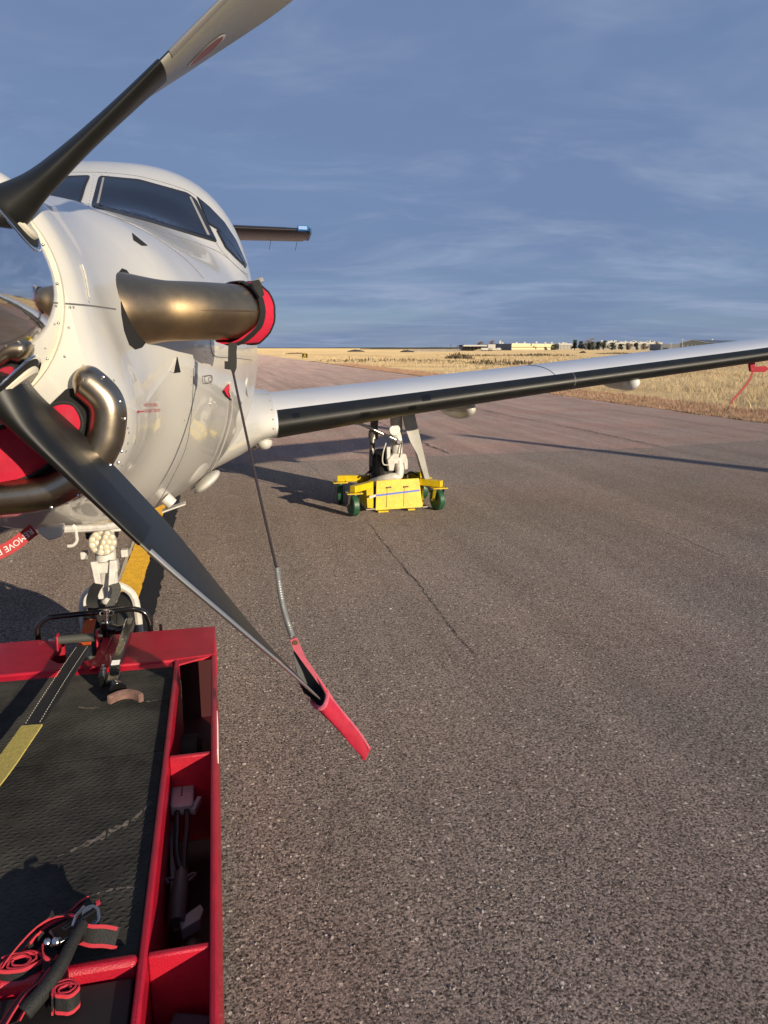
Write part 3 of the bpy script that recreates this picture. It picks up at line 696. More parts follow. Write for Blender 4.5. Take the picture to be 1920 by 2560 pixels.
def blade(th):
    rs = [.16 + (1.312 - .16) * i / 60 for i in range(61)]; A = aero(44); V = []; n = len(A); F = []; M = []
    for r in rs:
        for x, s in A: V.append(bpoint(th, r, x, bsec(r, x, s)))
    for i in range(60):
        for j in range(n):
            k = (j + 1) % n; F.append((i * n + j, i * n + k, (i + 1) * n + k, (i + 1) * n + j)); M.append(0 if j < n // 2 else 1)
    F.append(tuple(reversed(range(n)))); M.append(1); F.append(tuple(range(60 * n, 61 * n))); M.append(0)
    mb = MB(); mb.v = V; mb.f = F; mb.m = M
    b = P.part('propeller_blade', mb, [BLADEG, BLADEB], smooth=60)
    # rubber de-ice boot round the nose, out to just over half radius
    mb = MB(); rs = [.235 + (.695 - .235) * i / 30 for i in range(31)]; rings = []
    for r in rs:
        lim = .46 - .08 * sm(.5, .695, r); pr = []
        for j in range(25):
            q = -1 + 2 * j / 24; x = lim * q * q; e_ = min(1, abs(q) * 2.2); pr.append(bpoint(th, r, x - .016 * (1 - e_ * .9), bsec(r, x, q if q != 0 else 1) + math.copysign(.012 * e_, q)))
        rings.append(pr)
    P.part('deice_boot', loft(rings, False, False, False), BOOT, parent=b, smooth=60)
    # bright nose strip towards the tip
    rs = [.72 + (1.295 - .72) * i / 24 for i in range(25)]; rings = []
    for r in rs:
        pr = []
        for j in range(9):
            q = -1 + 2 * j / 8; x = .032 * q * q; e_ = min(1, abs(q) * 2); pr.append(bpoint(th, r, x - .010 * (1 - e_ * .9), bsec(r, x, q if q != 0 else 1) + math.copysign(.006 * e_, q)))
        rings.append(pr)
    P.part('nose_strip', loft(rings, False, False, False), NICKEL, parent=b, smooth=60)
    # red oval maker's badge on the grey side
    def badge(sc, off, m, nm):
        c0 = []
        for i in range(28):
            a = 2 * math.pi * i / 28; r = .815 + .054 * sc * math.cos(a); x = .60 + .15 * sc * math.sin(a); c0.append(bpoint(th, r, x, bsec(r, x, 1), off))
        P.part(nm, (c0, [tuple(range(28))]), m, parent=b, smooth=0)
    badge(1.0, .0012, WHITEP, 'badge_rim'); badge(.86, .002, mat('badge_red', (.42, .10, .09), .5), 'badge')
    # pale cuff and dark cut-out where the blade leaves the spinner
    u = Vector((math.cos(th), 0, math.sin(th)))
    P.part('blade_cuff', lathe(Vector((0, .020, HUBZ)), u, [(.15, .078), (.272, .078), (.278, .072), (.278, .03)], 28), CREAM, parent=spn)
    tt = Vector((-math.sin(th), 0, math.cos(th))); rg = []
    for rr in (.02, .055, .088, .098):
        row = []
        for i in range(40):
            a = 2 * math.pi * i / 40; y = .008 + rr * 1.0 * math.cos(a); tg = rr * math.sin(a); R0 = spin_r(y) + (.003 if rr < .09 else -.003)
            row.append(Vector((0, y, HUBZ)) + tt * tg + u * math.sqrt(max(R0 * R0 - tg * tg, 0)))
        rg.append(row)
    P.part('blade_opening', loft(rg, True, True, False), DARK, parent=spn)
    rim = []
    for i in range(40):
        a = 2 * math.pi * i / 40; y = .008 + .099 * math.cos(a); tg = .099 * math.sin(a); R0 = spin_r(y)
        rim.append(Vector((0, y, HUBZ)) + tt * tg + u * math.sqrt(max(R0 * R0 - tg * tg, 0)))
    P.part('opening_rim', tube(rim, .0025, 6, False, True), CHROME, parent=spn)
    return b
BAZ = -.875
for k in range(4): blade(BAZ + k * math.pi / 2)

# wings
def foil(n=36, camber=.02):
    up = []; lo = []
    for i in range(n + 1):
        x = .5 * (1 - math.cos(math.pi * i / n)); yt = 5 * (.2969 * math.sqrt(x) - .126 * x - .3516 * x * x + .2843 * x ** 3 - .1036 * x ** 4); yc = camber * 4 * x * (1 - x)
        up.append((x, yt, yc)); lo.append((x, -yt, yc))
    return list(reversed(up)) + lo[1:-1]
FO = foil()
def wpar(x):
    """leading edge y, z, chord, thickness ratio at a span station"""
    return interp([(1.03, 3.66, 1.0, 2.20, .152), (2.3, 3.72, 1.155, 1.90, .136), (3.4, 3.78, 1.282, 1.64, .134), (5.5, 3.90, 1.515, 1.34, .135), (7.7, 4.05, 1.79, 1.02, .13), (8.05, 4.14, 1.84, .9, .13)], x)
def wsec(x, f=FO, scale=1., off=0.):
    ly, lz, c, t = wpar(x); tw = R(2 - 2 * (x - 1) / 7); out = []
    for a, b, cc in f:
        yy = a * c; z = (b * t + cc) * c
        out.append(Vector((x, ly + yy * math.cos(tw) + z * math.sin(tw), lz + z * math.cos(tw) - yy * math.sin(tw) * .6)))
    return out
XS = [1.035 + (7.95 - 1.035) * i / 40 for i in range(41)]
WV = loft([wsec(x) for x in XS])
def bootstrip(x0, x1, xu, xl, off, n=20):
    rings = []
    for i in range(n + 1):
        x = x0 + (x1 - x0) * i / n; ly, lz, c, t = wpar(x); tw = R(2 - 2 * (x - 1) / 7); row = []
        for j in range(31):
            q = -1 + 2 * j / 30; a = (xu if q > 0 else xl) * q * q
            yt = 5 * (.2969 * math.sqrt(a) - .126 * a - .3516 * a * a + .2843 * a ** 3 - .1036 * a ** 4); b = yt if q > 0 else -yt; cc = .02 * 4 * a * (1 - a)
            yy = a * c - off * (1 - a / max(xu, xl)); z = (b * t + cc) * c + (off if q >= 0 else -off) * (.35 if abs(q) < .2 else 1)
            row.append(Vector((x, ly + yy * math.cos(tw) + z * math.sin(tw), lz + z * math.cos(tw) - yy * math.sin(tw) * .6)))
        rings.append(row)
    return loft(rings, False, False, False)
# root fairing
def fsec(x, ly, lz, c, th, dr=0):
    out = []
    for a, b, cc in FO: out.append(Vector((x, ly + a * c, lz + (b * th / .16 * .16 + cc) * c + 0)))
    return out
def fair(x):
    ly, lz, c, t, f = interp([(.45, 2.55, .93, 4.6, .125, 0), (.70, 3.05, .96, 3.7, .135, 0), (.82, 3.33, .978, 3.05, .150, 0), (.93, 3.56, .992, 2.45, .152, 0), (1.034, 3.655, 1.001, 2.21, .153, 0)], x)
    return [Vector((x, ly + a * c, lz + (b * t + cc) * c)) for a, b, cc in FO]
FV = loft([fair(.45 + .584 * i / 16) for i in range(17)])
for sgn in (1, -1):
    mr_ = (lambda v: v) if sgn > 0 else mirror
    wg = P.part('wing', mr_(WV), WINGTOP, smooth=50)
    P.part('wing_root_fairing', mr_(FV), WHITE, smooth=50)
    edges = [1.05, 3.45, 5.45, 7.75]
    for x0, x1 in zip(edges, edges[1:]):
        P.part('deice_boot', mr_(bootstrip(x0 + .004, x1 - .004, .042, .10, .004)), BOOT, parent=wg, smooth=60)
    P.part('boot_joint', mr_(bootstrip(3.446, 3.454, .043, .10, .0055, 1)), mat('boot_joint_grey', (.09, .09, .085), .5), parent=wg, smooth=60)
    P.part('winglet', mr_(loft([[p for p in wsec(7.95)], [Vector((8.12, p.y * .9 + .47, 1.90 + (p.z - 1.83) * .8 + .03)) for p in wsec(7.95)], [Vector((8.28, 4.62 + (p.y - 4.1) * .42, 2.55 + (p.z - 1.83) * .3)) for p in wsec(7.95)]])), WINGTOP, parent=wg, smooth=50)
    seam_ = []
    for j in range(14):
        a = .042 + .34 * (j / 13); x = 3.3; ly, lz, c, t = wpar(x); yt = 5 * (.2969 * math.sqrt(a) - .126 * a - .3516 * a * a + .2843 * a ** 3 - .1036 * a ** 4)
        z = (yt * t + .08 * a * (1 - a)) * c; tw = R(2 - 2 * 2.3 / 7); seam_.append(Vector((x, ly + a * c + z * math.sin(tw), lz + z * math.cos(tw) - a * c * math.sin(tw) * .6 + .001)))
    P.part('panel_joint', mr_(tube(seam_, .0025, 5)), SEAM, parent=wg)
    # screws along the fairing joint
    mb = MB(); w0 = fair(1.012)
    for j in (18, 22, 25, 28, 31, 34, 37, 40, 43, 46, 50):
        p = w0[j]; q = (w0[j + 1] - w0[j - 1]); nn = Vector((0, q.z, -q.y)).normalized()
        if (p - Vector((0, 4.3, 1.03))).dot(nn) < 0: nn = -nn
        mb.add(mr_(lathe(p - nn * .002, nn, [(0, .007), (.003, .007), (.0035, 0)], 8)))
    P.part('screw', mb, mat('screw_head', (.28, .26, .24), .5, .6), parent=wg, kind='stuff')
    # flap-track fairings and under-wing pods
    for c_, r in ((at(984, 876, y=4.75), .115), (at(1598, 776, y=4.5), .045)):
        P.part('flap_track_fairing', mr_(ellip(c_, (r, r * 4, r), seg=24, rings=24)), WHITE, parent=wg)
# repair patches on the left wing boot
def bootpatch(x, w, a0, a1):
    rings = []
    for i in range(3):
        xx = x - w / 2 + w * i / 2; ly, lz, c, t = wpar(xx); tw = R(2 - 2 * (xx - 1) / 7); row = []
        for j in range(7):
            q = a0 + (a1 - a0) * j / 6; a = .10 * q * q; yt = 5 * (.2969 * math.sqrt(a) - .126 * a - .3516 * a * a); b = yt if q > 0 else -yt
            yy = a * c - .006; z = (b * t + .08 * a) * c + .0058 * q * 2; row.append(Vector((xx, ly + yy * math.cos(tw) + z * math.sin(tw), lz + z * math.cos(tw) - yy * math.sin(tw) * .6)))
        rings.append(row)
    P.part('boot_patch', loft(rings, False, False, False), mat('patch_rubber', (.004, .004, .004), .3), smooth=60)
for px_, w, a0, a1 in ((848, .09, -.75, -.45), (911, .07, -.25, .05), (1030, .06, -.3, -.05), (1066, .07, .1, .42), (738, .05, .2, .4)): bootpatch(at(px_ / K, 1000 / K, y=3.72).x, w, a0, a1)
# lit pod and details on the left wing only
g = at(1366, 826, y=4.0)
P.part('wing_pod', tube(spline([g + Vector((-.02, .75, .05)), g + Vector((0, .4, .01)), g + Vector((0, .12, 0)), g + Vector((0, .05, 0))], 16), [.03 + .042 * min(1, i / 6) for i in range(40)], 18), WHITE)
P.part('pod_lens', ellip(g + Vector((.0, .05, 0)), (.071, .13, .071), seg=20, rings=14), LENSW)
P.part('belly_light', ellip(at(571, 956, y=3.95), (.062, .075, .055), seg=20, rings=14), WHITE)
P.part('inspection_lamp', ellip(at(548, 967, y=4.1) + Vector((0, 0, 0)), (.03, .05, .02), seg=14, rings=8), WHITE)

# tail
TY = 14.1
def tailfoil(x, ly, lz, c, t): return [Vector((x, ly + a * c, lz + b * t * c)) for a, b, cc in FO]
TZ = 3.76
stab = loft([tailfoil(x, 13.15 + .10 * abs(x) / 2.6, TZ, 1.85 - .30 * abs(x) / 2.6, .10) for x in [-2.55 + 5.1 * i / 20 for i in range(21)]])
tp = P.part('tailplane', stab, mat('dark_tail_paint', (.016, .016, .022), .35, noise=.2, nscale=8), smooth=50)
for sgn in (1, -1):
    rr = []
    for i in range(11):
        x = sgn * (.15 + 1.95 * i / 10); c = 1.85 - .30 * abs(x) / 2.6; ly = 13.15 + .10 * abs(x) / 2.6; row = []
        for j in range(17):
            q = -1 + 2 * j / 16; a = .09 * q * q; yt = 5 * (.2969 * math.sqrt(a) - .126 * a - .3516 * a * a); row.append(Vector((x, ly + a * c - .004, TZ + (yt if q > 0 else -yt) * .10 * c * 1.06)))
        rr.append(row)
    P.part('deice_boot', loft(rr, False, False, False), mat('brown_deice_rubber', (.020, .016, .015), .35), parent=tp, smooth=60)
    P.part('tailplane_tip', prism([(sgn * 2.30, 13.20, TZ + .09), (sgn * 2.50, 13.22, TZ + .09), (sgn * 2.62, 13.55, TZ + .085), (sgn * 2.66, 14.3, TZ + .05), (sgn * 2.56, 14.3, TZ + .05), (sgn * 2.50, 13.45, TZ + .06), (sgn * 2.44, 13.30, TZ + .06), (sgn * 2.30, 13.27, TZ + .06)], (0, 0, -.10)), STBLUE, parent=tp, bevel=.02)
    for x in (1.9, 2.45): P.part('static_wick', tube([(sgn * x, 14.7, TZ - .03), (sgn * (x - .02), 14.9, TZ - .17)], .005, 5), BLACKR, parent=tp)
fin = loft([[Vector((b * .10 * c, ly + a * c, z)) for a, b, cc in FO] for z, ly, c in ((2.55, 11.3, 2.6), (3.2, 12.2, 2.1), (3.95, 12.95, 1.5), (4.1, 13.1, 1.3))])
P.part('tail_fin', fin, WHITE, smooth=50)

# nose gear
NG = Vector((.10, 1.62, 0))
def ngx(z): return NG + Vector((0, 0, z))
leg = P.part('nose_leg', MB().add(cyl(ngx(.50), ngx(1.02), .045, 18)).add(cyl(ngx(.40), ngx(.52), .036, 16)).add(box(ngx(.80) + Vector((0, .02, 0)), (.15, .06, .10))).add(box(ngx(.60) + Vector((0, -.03, 0)), (.11, .07, .05))), WHITE2, bevel=.006)
for s in (-1, 1):
    P.part('scissor_link', prism([ngx(.635) + Vector((s * .055, -.075, 0)), ngx(.635) + Vector((s * .025, -.075, 0)), ngx(.47) + Vector((s * .008, -.10, 0)), ngx(.47) + Vector((s * .03, -.10, 0))], (0, .022, 0)), WHITE2, parent=leg, bevel=.003)
    P.part('nose_fork', tube(spline([ngx(.50) + Vector((s * .02, .0, 0)), ngx(.495) + Vector((s * .06, -.01, 0)), ngx(.45) + Vector((s * .105, -.01, 0)), ngx(.36) + Vector((s * .118, 0, 0)), ngx(.20) + Vector((s * .118, .03, 0))], 22), .017, 8), WHITE2, parent=leg)
    P.part('steering_lug', box(ngx(.655) + Vector((s * .085, -.02, 0)), (.030, .04, .034)), WHITE2, parent=leg, bevel=.004)
P.part('leg_cover', box(ngx(.83) + Vector((-.02, .09, 0)), (.14, .05, .26)), BLACKR, parent=leg, bevel=.01)
def wheel(c, r, w, th, axis=(1, 0, 0), rim=.5):
    h = w / 2; pr = [(-h * .72, r * rim), (-h * .95, r * .66), (-h, r * .82), (-h * .9, r * .93), (-h * .66, r * .985), (-h * .5, r)]
    gro = []
    for k in (-.3, 0, .3): gro += [(h * (k - .07), r), (h * (k - .06), r * .975), (h * (k + .06), r * .975), (h * (k + .07), r)]
    pr = pr + gro + [(-a, b) for a, b in reversed(pr)]
    t = P.part('tyre', lathe(c, axis, pr, 48), TYRE, parent=th)
    P.part('wheel_rim', lathe(c, axis, [(-h * .6, .03), (-h * .62, r * .2), (-h * .3, r * .26), (-h * .35, r * .48), (-h * .75, r * .52), (h * .75, r * .52), (h * .35, r * .48), (h * .3, r * .26), (h * .62, r * .2), (h * .6, .03)], 32), WHITE2, parent=th)
nw = P.part('nose_wheel', lathe(ngx(.225) + Vector((0, .05, 0)), (1, 0, 0), [(-.15, .022), (.15, .022)], 12), STEEL)
wheel(ngx(.225) + Vector((.01, .05, 0)), .215, .165, nw)
def sealed_lamp(c, r, ax, th, m, n):
    ax = Vector(ax).normalized(); u = ax.orthogonal().normalized(); w = ax.cross(u)
    lp_ = P.part('landing_light', lathe(c, -ax, [(-.003, r * .93), (0, r), (.012, r), (.03, r * .8), (.05, r * .35)], 32), mat('lamp_body', (.55, .53, .45), .35, .6), parent=th)
    mb = MB(); pts = [(0, 0)] + [(.42 * math.cos(2 * math.pi * i / 6 + .3), .42 * math.sin(2 * math.pi * i / 6 + .3)) for i in range(6)] + [(.76 * math.cos(2 * math.pi * i / 11), .76 * math.sin(2 * math.pi * i / 11)) for i in range(11)]
    for a, b in pts:
        cc = c + (u * a + w * b) * r; M = Matrix((u, ax, w)).transposed(); v, f = ellip((0, 0, 0), (r * .225, r * .11, r * .225), seg=10, rings=6); mb.add(([cc + M @ Vector(q) for q in v], f))
    P.part('lamp_lens_cell', mb, m, parent=th, kind='stuff')
    return lp_
LL = at(222, 1172, y=1.50)
sealed_lamp(LL, .058, (0.05, -1, .12), leg, LENS, 18)
# main gear
MG = Vector((2.30, 5.18, 0))
for sgn in (1, -1):
    mr_ = (lambda v: v) if sgn > 0 else mirror
    def A(x, y, z): return Vector((x, y, z))
    lg = P.part('main_leg', mr_(tube([A(2.31, 5.22, 1.02), A(2.315, 5.2, .70), A(2.32, 5.18, .47)], [.062, .055, .05], 18)), WHITE2)
    P.part('leg_knuckle', mr_(prism([A(2.20, 5.10, .50), A(2.265, 5.10, .56), A(2.385, 5.10, .55), A(2.405, 5.10, .48), A(2.405, 5.10, .40), A(2.37, 5.10, .395), A(2.365, 5.10, .46), A(2.275, 5.10, .46), A(2.265, 5.10, .39), A(2.215, 5.10, .39)], (0, .08, 0))), WHITE2, parent=lg, bevel=.008)
    P.part('trailing_arm', mr_(tube(spline([A(2.32, 5.14, .50), A(2.33, 5.13, .40), A(2.31, 5.12, .33), A(2.24, 5.12, .325), A(2.16, 5.16, .30), A(2.08, 5.26, .25)], 30), .042, 14)), WHITE2, parent=lg)
    P.part('hydraulic_jack', mr_(tube([A(1.92, 5.10, .86), A(2.285, 5.1, .69)], .014, 12)), STEEL, parent=lg)
    P.part('jack_pin', mr_(lathe(A(2.305, 5.14, .675), (0, -1, 0), [(-.02, .035), (.05, .035), (.055, .02), (.075, .02)], 16)), STEEL, parent=lg)
    P.part('shock_strut', mr_(tube([A(2.17, 5.5, 1.0), A(2.14, 5.46, .72), A(2.12, 5.42, .66), A(2.10, 5.38, .40)], [.04, .04, .028, .026], 14)), mat('oily_grey_strut', (.16, .15, .14), .35, .4), parent=lg)
    P.part('strut_sleeve', mr_(tube([A(2.142, 5.462, .74), A(2.132, 5.447, .66)], .05, 14)), mat('oily_grey_strut', (.16, .15, .14), .35, .4), parent=lg)
    P.part('brake_box', mr_(box(A(2.215, 5.14, .56), (.035, .05, .12))), WHITE2, parent=lg, bevel=.004)
    P.part('brake_line', mr_(tube(spline([A(2.19, 5.12, .66), A(2.16, 5.1, .58), A(2.15, 5.1, .50), A(2.165, 5.1, .455), A(2.21, 5.1, .45)], 20), .006, 6)), WHITE2, parent=lg)
    P.part('brake_line', mr_(tube(spline([A(2.345, 5.12, .66), A(2.325, 5.1, .55), A(2.315, 5.1, .52)], 12), .005, 6)), BLACKR, parent=lg)
    mw = P.part('main_wheel', mr_(lathe(A(2.24, 5.42, .29), (1, 0, 0), [(-.14, .03), (.14, .03)], 12)), STEEL)
    t0 = A(sgn * 2.24, 5.42, .29); wheel(t0, .275, .22, mw)
    # leg door: a curved panel outboard of the leg
    d = [A(2.36, 5.12, .90), A(2.46, 5.12, .93), A(2.66, 5.12, .18), A(2.60, 5.12, .155), A(2.55, 5.12, .30), A(2.47, 5.12, .42), A(2.41, 5.12, .70), A(2.36, 5.12, .77)]
    rings = []
    for k in range(7):
        t = k / 6; z = .93 - .77 * t; xo = 2.47 + .19 * t; xi = xo - interp([(0, .13), (.25, .13), (.45, .075), (.7, .06), (1, .04)], t)[0]
        rings.append([A(xi, 5.10, z), A((xi + xo) / 2, 5.12, z), A(xo - .008, 5.16, z), A(xo, 5.42, z + .01), A(xo + .012, 5.60 - .12 * t, z + .01), A(xo + .022, 5.60 - .12 * t, z + .01), A(xo + .012, 5.42, z), A(xo + .004, 5.12, z), A((xi + xo) / 2, 5.095, z), A(xi, 5.085, z)])
    P.part('gear_door', mr_(loft(rings)), mat('gear_door_paint', (.42, .41, .37), .35, noise=.25, nscale=6, detail=9, coat=.3), parent=lg, smooth=40)
    if sgn > 0: sealed_lamp(A(2.250, 5.01, .795), .054, (0, -1, .05), lg, LENSW, 18)
# ------------------------------------------------------------------ covers and tie-down on the aeroplane
e1 = ex[-1]; ed = (ex[-1] - ex[-4]).normalized()
EC = Thing('exhaust_cover', 'red fabric cover with black strap over the end of the bronze exhaust pipe', 'exhaust cover', tuple(e1))
eb = ed.cross(Vector((0, 0, 1))).normalized()
def ering(t, r, sk=0., n=36):
    """ring round the pipe end, t along the pipe; the lower side hangs back by sk"""
    out = []
    for i in range(n):
        a = 2 * math.pi * i / n; lo = max(0, -math.cos(a)); w_ = 1 + .010 * math.sin(7 * a) + .008 * math.sin(13 * a + t * 40)
        out.append(e1 + ed * (t - sk * lo * lo) + (Vector((0, 0, 1)) * math.cos(a) * (1.03 + .08 * lo) + eb * math.sin(a)) * r * w_)
    return out
EC.part('cover_cap', loft([ering(-.022, .0975, .10), ering(-.012, .0985, .09), ering(.03, .101, .05), ering(.065, .101, .0), ering(.08, .095, 0), ering(.084, .05, 0), ering(.084, .004, 0)], True, False, True), REDF)
EC.part('edge_piping', tube(ering(.068, .1025, 0), .004, 8, False, True), BLKWEB)
EC.part('strap', loft([ering(-.030, .0985, .06), ering(-.030, .1025, .06), ering(.002, .104, .05), ering(.002, .100, .05)], True, False, False), BLKWEB)
bk = at(552, 612, y=e1.y - .05)
EC.part('buckle', box(at(556, 608, y=e1.y - .04), (.045, .02, .018), Matrix.Rotation(R(-20), 4, 'Y')), mat('grey_buckle', (.25, .25, .25), .4), bevel=.004)
EC.part('strap_tail', ribbon([at(551, 606, y=e1.y - .1), at(558, 620, y=e1.y - .11), at(566, 640, y=e1.y - .10)], Vector((.8, .3, .2)), [.03, .03, .018], .004), BLKWEB)

TD = Thing('propeller_tie_down', 'red sleeve on the lower blade tip with grey spring and long black cord', 'propeller tie-down', (.8, 0, .6))
ya = e1.y - .12
TD.part('hanging_strap', ribbon([at(503, 741, y=ya), at(502, 760, y=ya), at(502, 780, y=ya), at(504, 795, y=ya), at(504, 806, y=ya)], Vector((1, .1, 0)), [.030, .028, .030, .022, .008], .005), BLKWEB)
TD.part('fastener_tab', prism([at(485, 780, y=ya - .006), at(498, 781, y=ya - .006), at(498, 799, y=ya - .006), at(485, 797, y=ya - .006)], (0, .006, 0)), BLKWEB)
c0 = at(503, 802, y=ya); c1 = at(597, 1226, y=.19)
TD.part('cord', tube([c0.lerp(c1, i / 24) + Vector((0, 0, -.012 * math.sin(math.pi * i / 24))) for i in range(25)], .0042, 8), mat('dark_cord', (.035, .025, .03), .7))
s0 = at(599, 1228, y=.185); s1 = at(632, 1376, y=.02); sax = (s1 - s0); u_ = sax.orthogonal().normalized(); w_ = sax.normalized().cross(u_); hp = []
for i in range(58 * 9):
    t = i / (58 * 9); a = 2 * math.pi * 58 * t; bow = Vector((-.006, 0, -.006)) * math.sin(math.pi * t); hp.append(s0 + sax * t + bow + (u_ * math.cos(a) + w_ * math.sin(a)) * .0068)
TD.part('coil_spring', tube(hp, .00145, 5), GALV)
UP = spline([at(x, y, y=0.0) for x, y in [(642, 1385), (675, 1446), (702, 1488), (729, 1524), (772, 1576), (797, 1614)]], 50)
LO = spline([at(x, y, y=0.0) for x, y in [(634, 1418), (647, 1480), (670, 1511), (698, 1542), (748, 1598), (785, 1640)]], 50)
def sl_at(L, s): k = min(max(s, 0), 1) * (len(L) - 1); i = min(int(k), len(L) - 2); return L[i].lerp(L[i + 1], k - i)
def sleeve(grow, s_lo):
    rings = []
    for i in range(26):
        s = i / 25; row = []
        for j in range(24):
            a = 2 * math.pi * j / 24; front = (1 - math.sin(a)) / 2; ss = s + (1 - s) * s_lo * sm(.25, .8, front)
            Uq, Lq = sl_at(UP, ss), sl_at(LO, ss); c = (Uq + Lq) / 2; h = (Uq - Lq) / 2
            th = .008 + .050 * math.exp(-((ss - .42) / .25) ** 2) + .006 * math.sin(ss * 17) * math.cos(a)
            wr = 1 + .10 * math.sin(ss * 23 + a * 2) * ss * (1 - ss) * 2
            row.append(c + h * math.cos(a) * grow * wr + Vector((0, th * math.sin(a) * grow, 0)))
        rings.append(row)
    return loft(rings, True, False, True)
TD.part('sleeve', sleeve(1.0, .43), REDV, smooth=60)
TD.part('sleeve_lining', sleeve(.94, .415), mat('grey_lining', (.10, .105, .11), .6), smooth=60)
tb = [at(x, y, y=-.004) for x, y in [(634, 1379), (641, 1398), (656, 1424), (676, 1452), (697, 1482), (716, 1508)]]
TD.part('webbing_tab', ribbon(tb, Vector((.8, 0, .6)), [.019, .019, .013, .011, .010, .008], .005), PINK)
TD.part('grommet', lathe(at(638, 1388, y=-.008), (0, 1, 0), [(-.002, .0035), (-.002, .0065), (.003, .0065), (.003, .0035)], 20), mat('brass', (.55, .42, .2), .3, 1.0))
TD.part('edge_binding', tube([p + Vector((0, -.006, 0)) for p in UP[22:]], .0035, 6), PINK)
hm = [sl_at(LO, .43).lerp(sl_at(UP, .43), i / 10) + Vector((0, -.062 * math.sin(math.pi * i / 10) ** .6, 0)) for i in range(11)]
TD.part('mouth_hem', tube(hm, .006, 8), PINK)
TD.part('end_fold', tube([sl_at(UP, .995), sl_at(LO, .995)], .007, 8), REDV)
IP = Thing('engine_inlet_plug', 'red padded plug with black piping filling the chin air intake under the spinner', 'intake plug', (0, .15, 1.3))
PY = .118
hp_ = [(.0, 1.352), (.08, 1.358), (.15, 1.375), (.217, 1.401), (.241, 1.418), (.267, 1.423), (.287, 1.415), (.299, 1.39), (.30, 1.369), (.291, 1.35), (.278, 1.334), (.24, 1.298), (.193, 1.262), (.14, 1.24), (.084, 1.228), (0, 1.222)]
PO = [(p.x, p.z) for p in spline([(a, 0, b) for a, b in hp_], 48)]; PO = PO + [(-a, b) for a, b in reversed(PO[1:-1])]
def pillow(poly, y0, depth, step):
    v, f, n = tri2d(poly, step); V = []
    for a, b in v:
        d = min(math.hypot(a - p[0], b - p[1]) for p in dpoly)
        V.append(Vector((a, y0 - depth * (1 - math.exp(-d / .018)), b)))
    m = len(V); cnt = {}
    for q in f:
        for i in range(len(q)): cnt[(q[i], q[(i + 1) % len(q)])] = 1
    ed_ = [e for e in cnt if (e[1], e[0]) not in cnt]
    V2 = [Vector((p.x, y0 + .02, p.z)) for p in V]
    return V + V2, list(f) + [(b, a, m + a, m + b) for a, b in ed_]
dpoly = dens(PO, .006)
IP.part('pad', pillow(PO, PY, .030, .014), REDF, smooth=60)
IP.part('piping', tube([(a, PY, b) for a, b in PO], .0055, 8, False, True), BLKWEB)
IP.part('carry_handle', box((.02, .084, 1.272), (.19, .006, .040)), BLKWEB, bevel=.002)
RB = Thing('remove_before_flight_streamer', 'red warning ribbon with white lettering hanging under the nose at the left edge', 'warning streamer', (0, .5, .9))
rc = [at(74, 1143, y=.56), at(52, 1160, y=.54), at(28, 1178, y=.52), at(0, 1193, y=.50), at(-40, 1208, y=.48), at(-95, 1216, y=.46)]
rcs = spline(rc, 40); rdir = (rcs[-1] - rcs[0]).normalized()
rside = rdir.cross(Vector((0, 1, 0))).normalized()
if rside.z > 0: rside = -rside
RB.part('ribbon', ribbon(rcs, rside, .038, .0015), mat('red_streamer', (.50, .02, .03), .6, noise=.15, nscale=40, bump=.3, bscale=200))
cu = bpy.data.curves.new('t', 'FONT'); cu.body = 'REMOVE BEFORE FLIGHT'; cu.size = .0255; cu.resolution_u = 3
to = bpy.data.objects.new('t', cu); COL.objects.link(to); me = bpy.data.meshes.new_from_object(to.evaluated_get(bpy.context.evaluated_depsgraph_get()))
LR = [0]
for a, b in zip(rcs, rcs[1:]): LR.append(LR[-1] + (b - a).length)
TV = []
for v in me.vertices:
    s = v.co.x + .006; i = 0
    while i < len(LR) - 2 and LR[i + 1] < s: i += 1
    t = (rcs[i + 1] - rcs[i]).normalized(); sd_ = (rside - t * rside.dot(t)).normalized(); nn = t.cross(sd_); nn = nn if nn.y < 0 else -nn
    TV.append(rcs[i] + t * (s - LR[i]) + sd_ * (v.co.y - .009) + nn * .0016)
RB.part('lettering', (TV, [tuple(p.vertices) for p in me.polygons]), WHITEP, smooth=0)
bpy.data.objects.remove(to); bpy.data.curves.remove(cu); bpy.data.meshes.remove(me)

PC = Thing('pitot_cover', 'small red cover with thin streamer on the probe under the outer wing', 'pitot cover', tuple(at(1626, 795, y=4.2)))
q = [at(x, y, y=4.2) for x, y in [(1624, 770), (1624, 800), (1659, 800), (1668, 797)]]
PC.part('mast_sleeve', MB().add(prism([at(1618, 772, y=4.2), at(1631, 770, y=4.2), at(1632, 793, y=4.2), at(1655, 791, y=4.2), at(1663, 797, y=4.2), at(1652, 804, y=4.2), at(1622, 803, y=4.2)], (0, .03, 0))), REDF, bevel=.006)
PC.part('streamer', ribbon(spline([at(x, y, y=4.2) for x, y in [(1626, 803), (1618, 822), (1603, 842), (1590, 856), (1582, 865), (1579, 873)]], 24), Vector((1, 0, .3)), .020, .003), mat('red_streamer', (.5, .02, .03), .6))

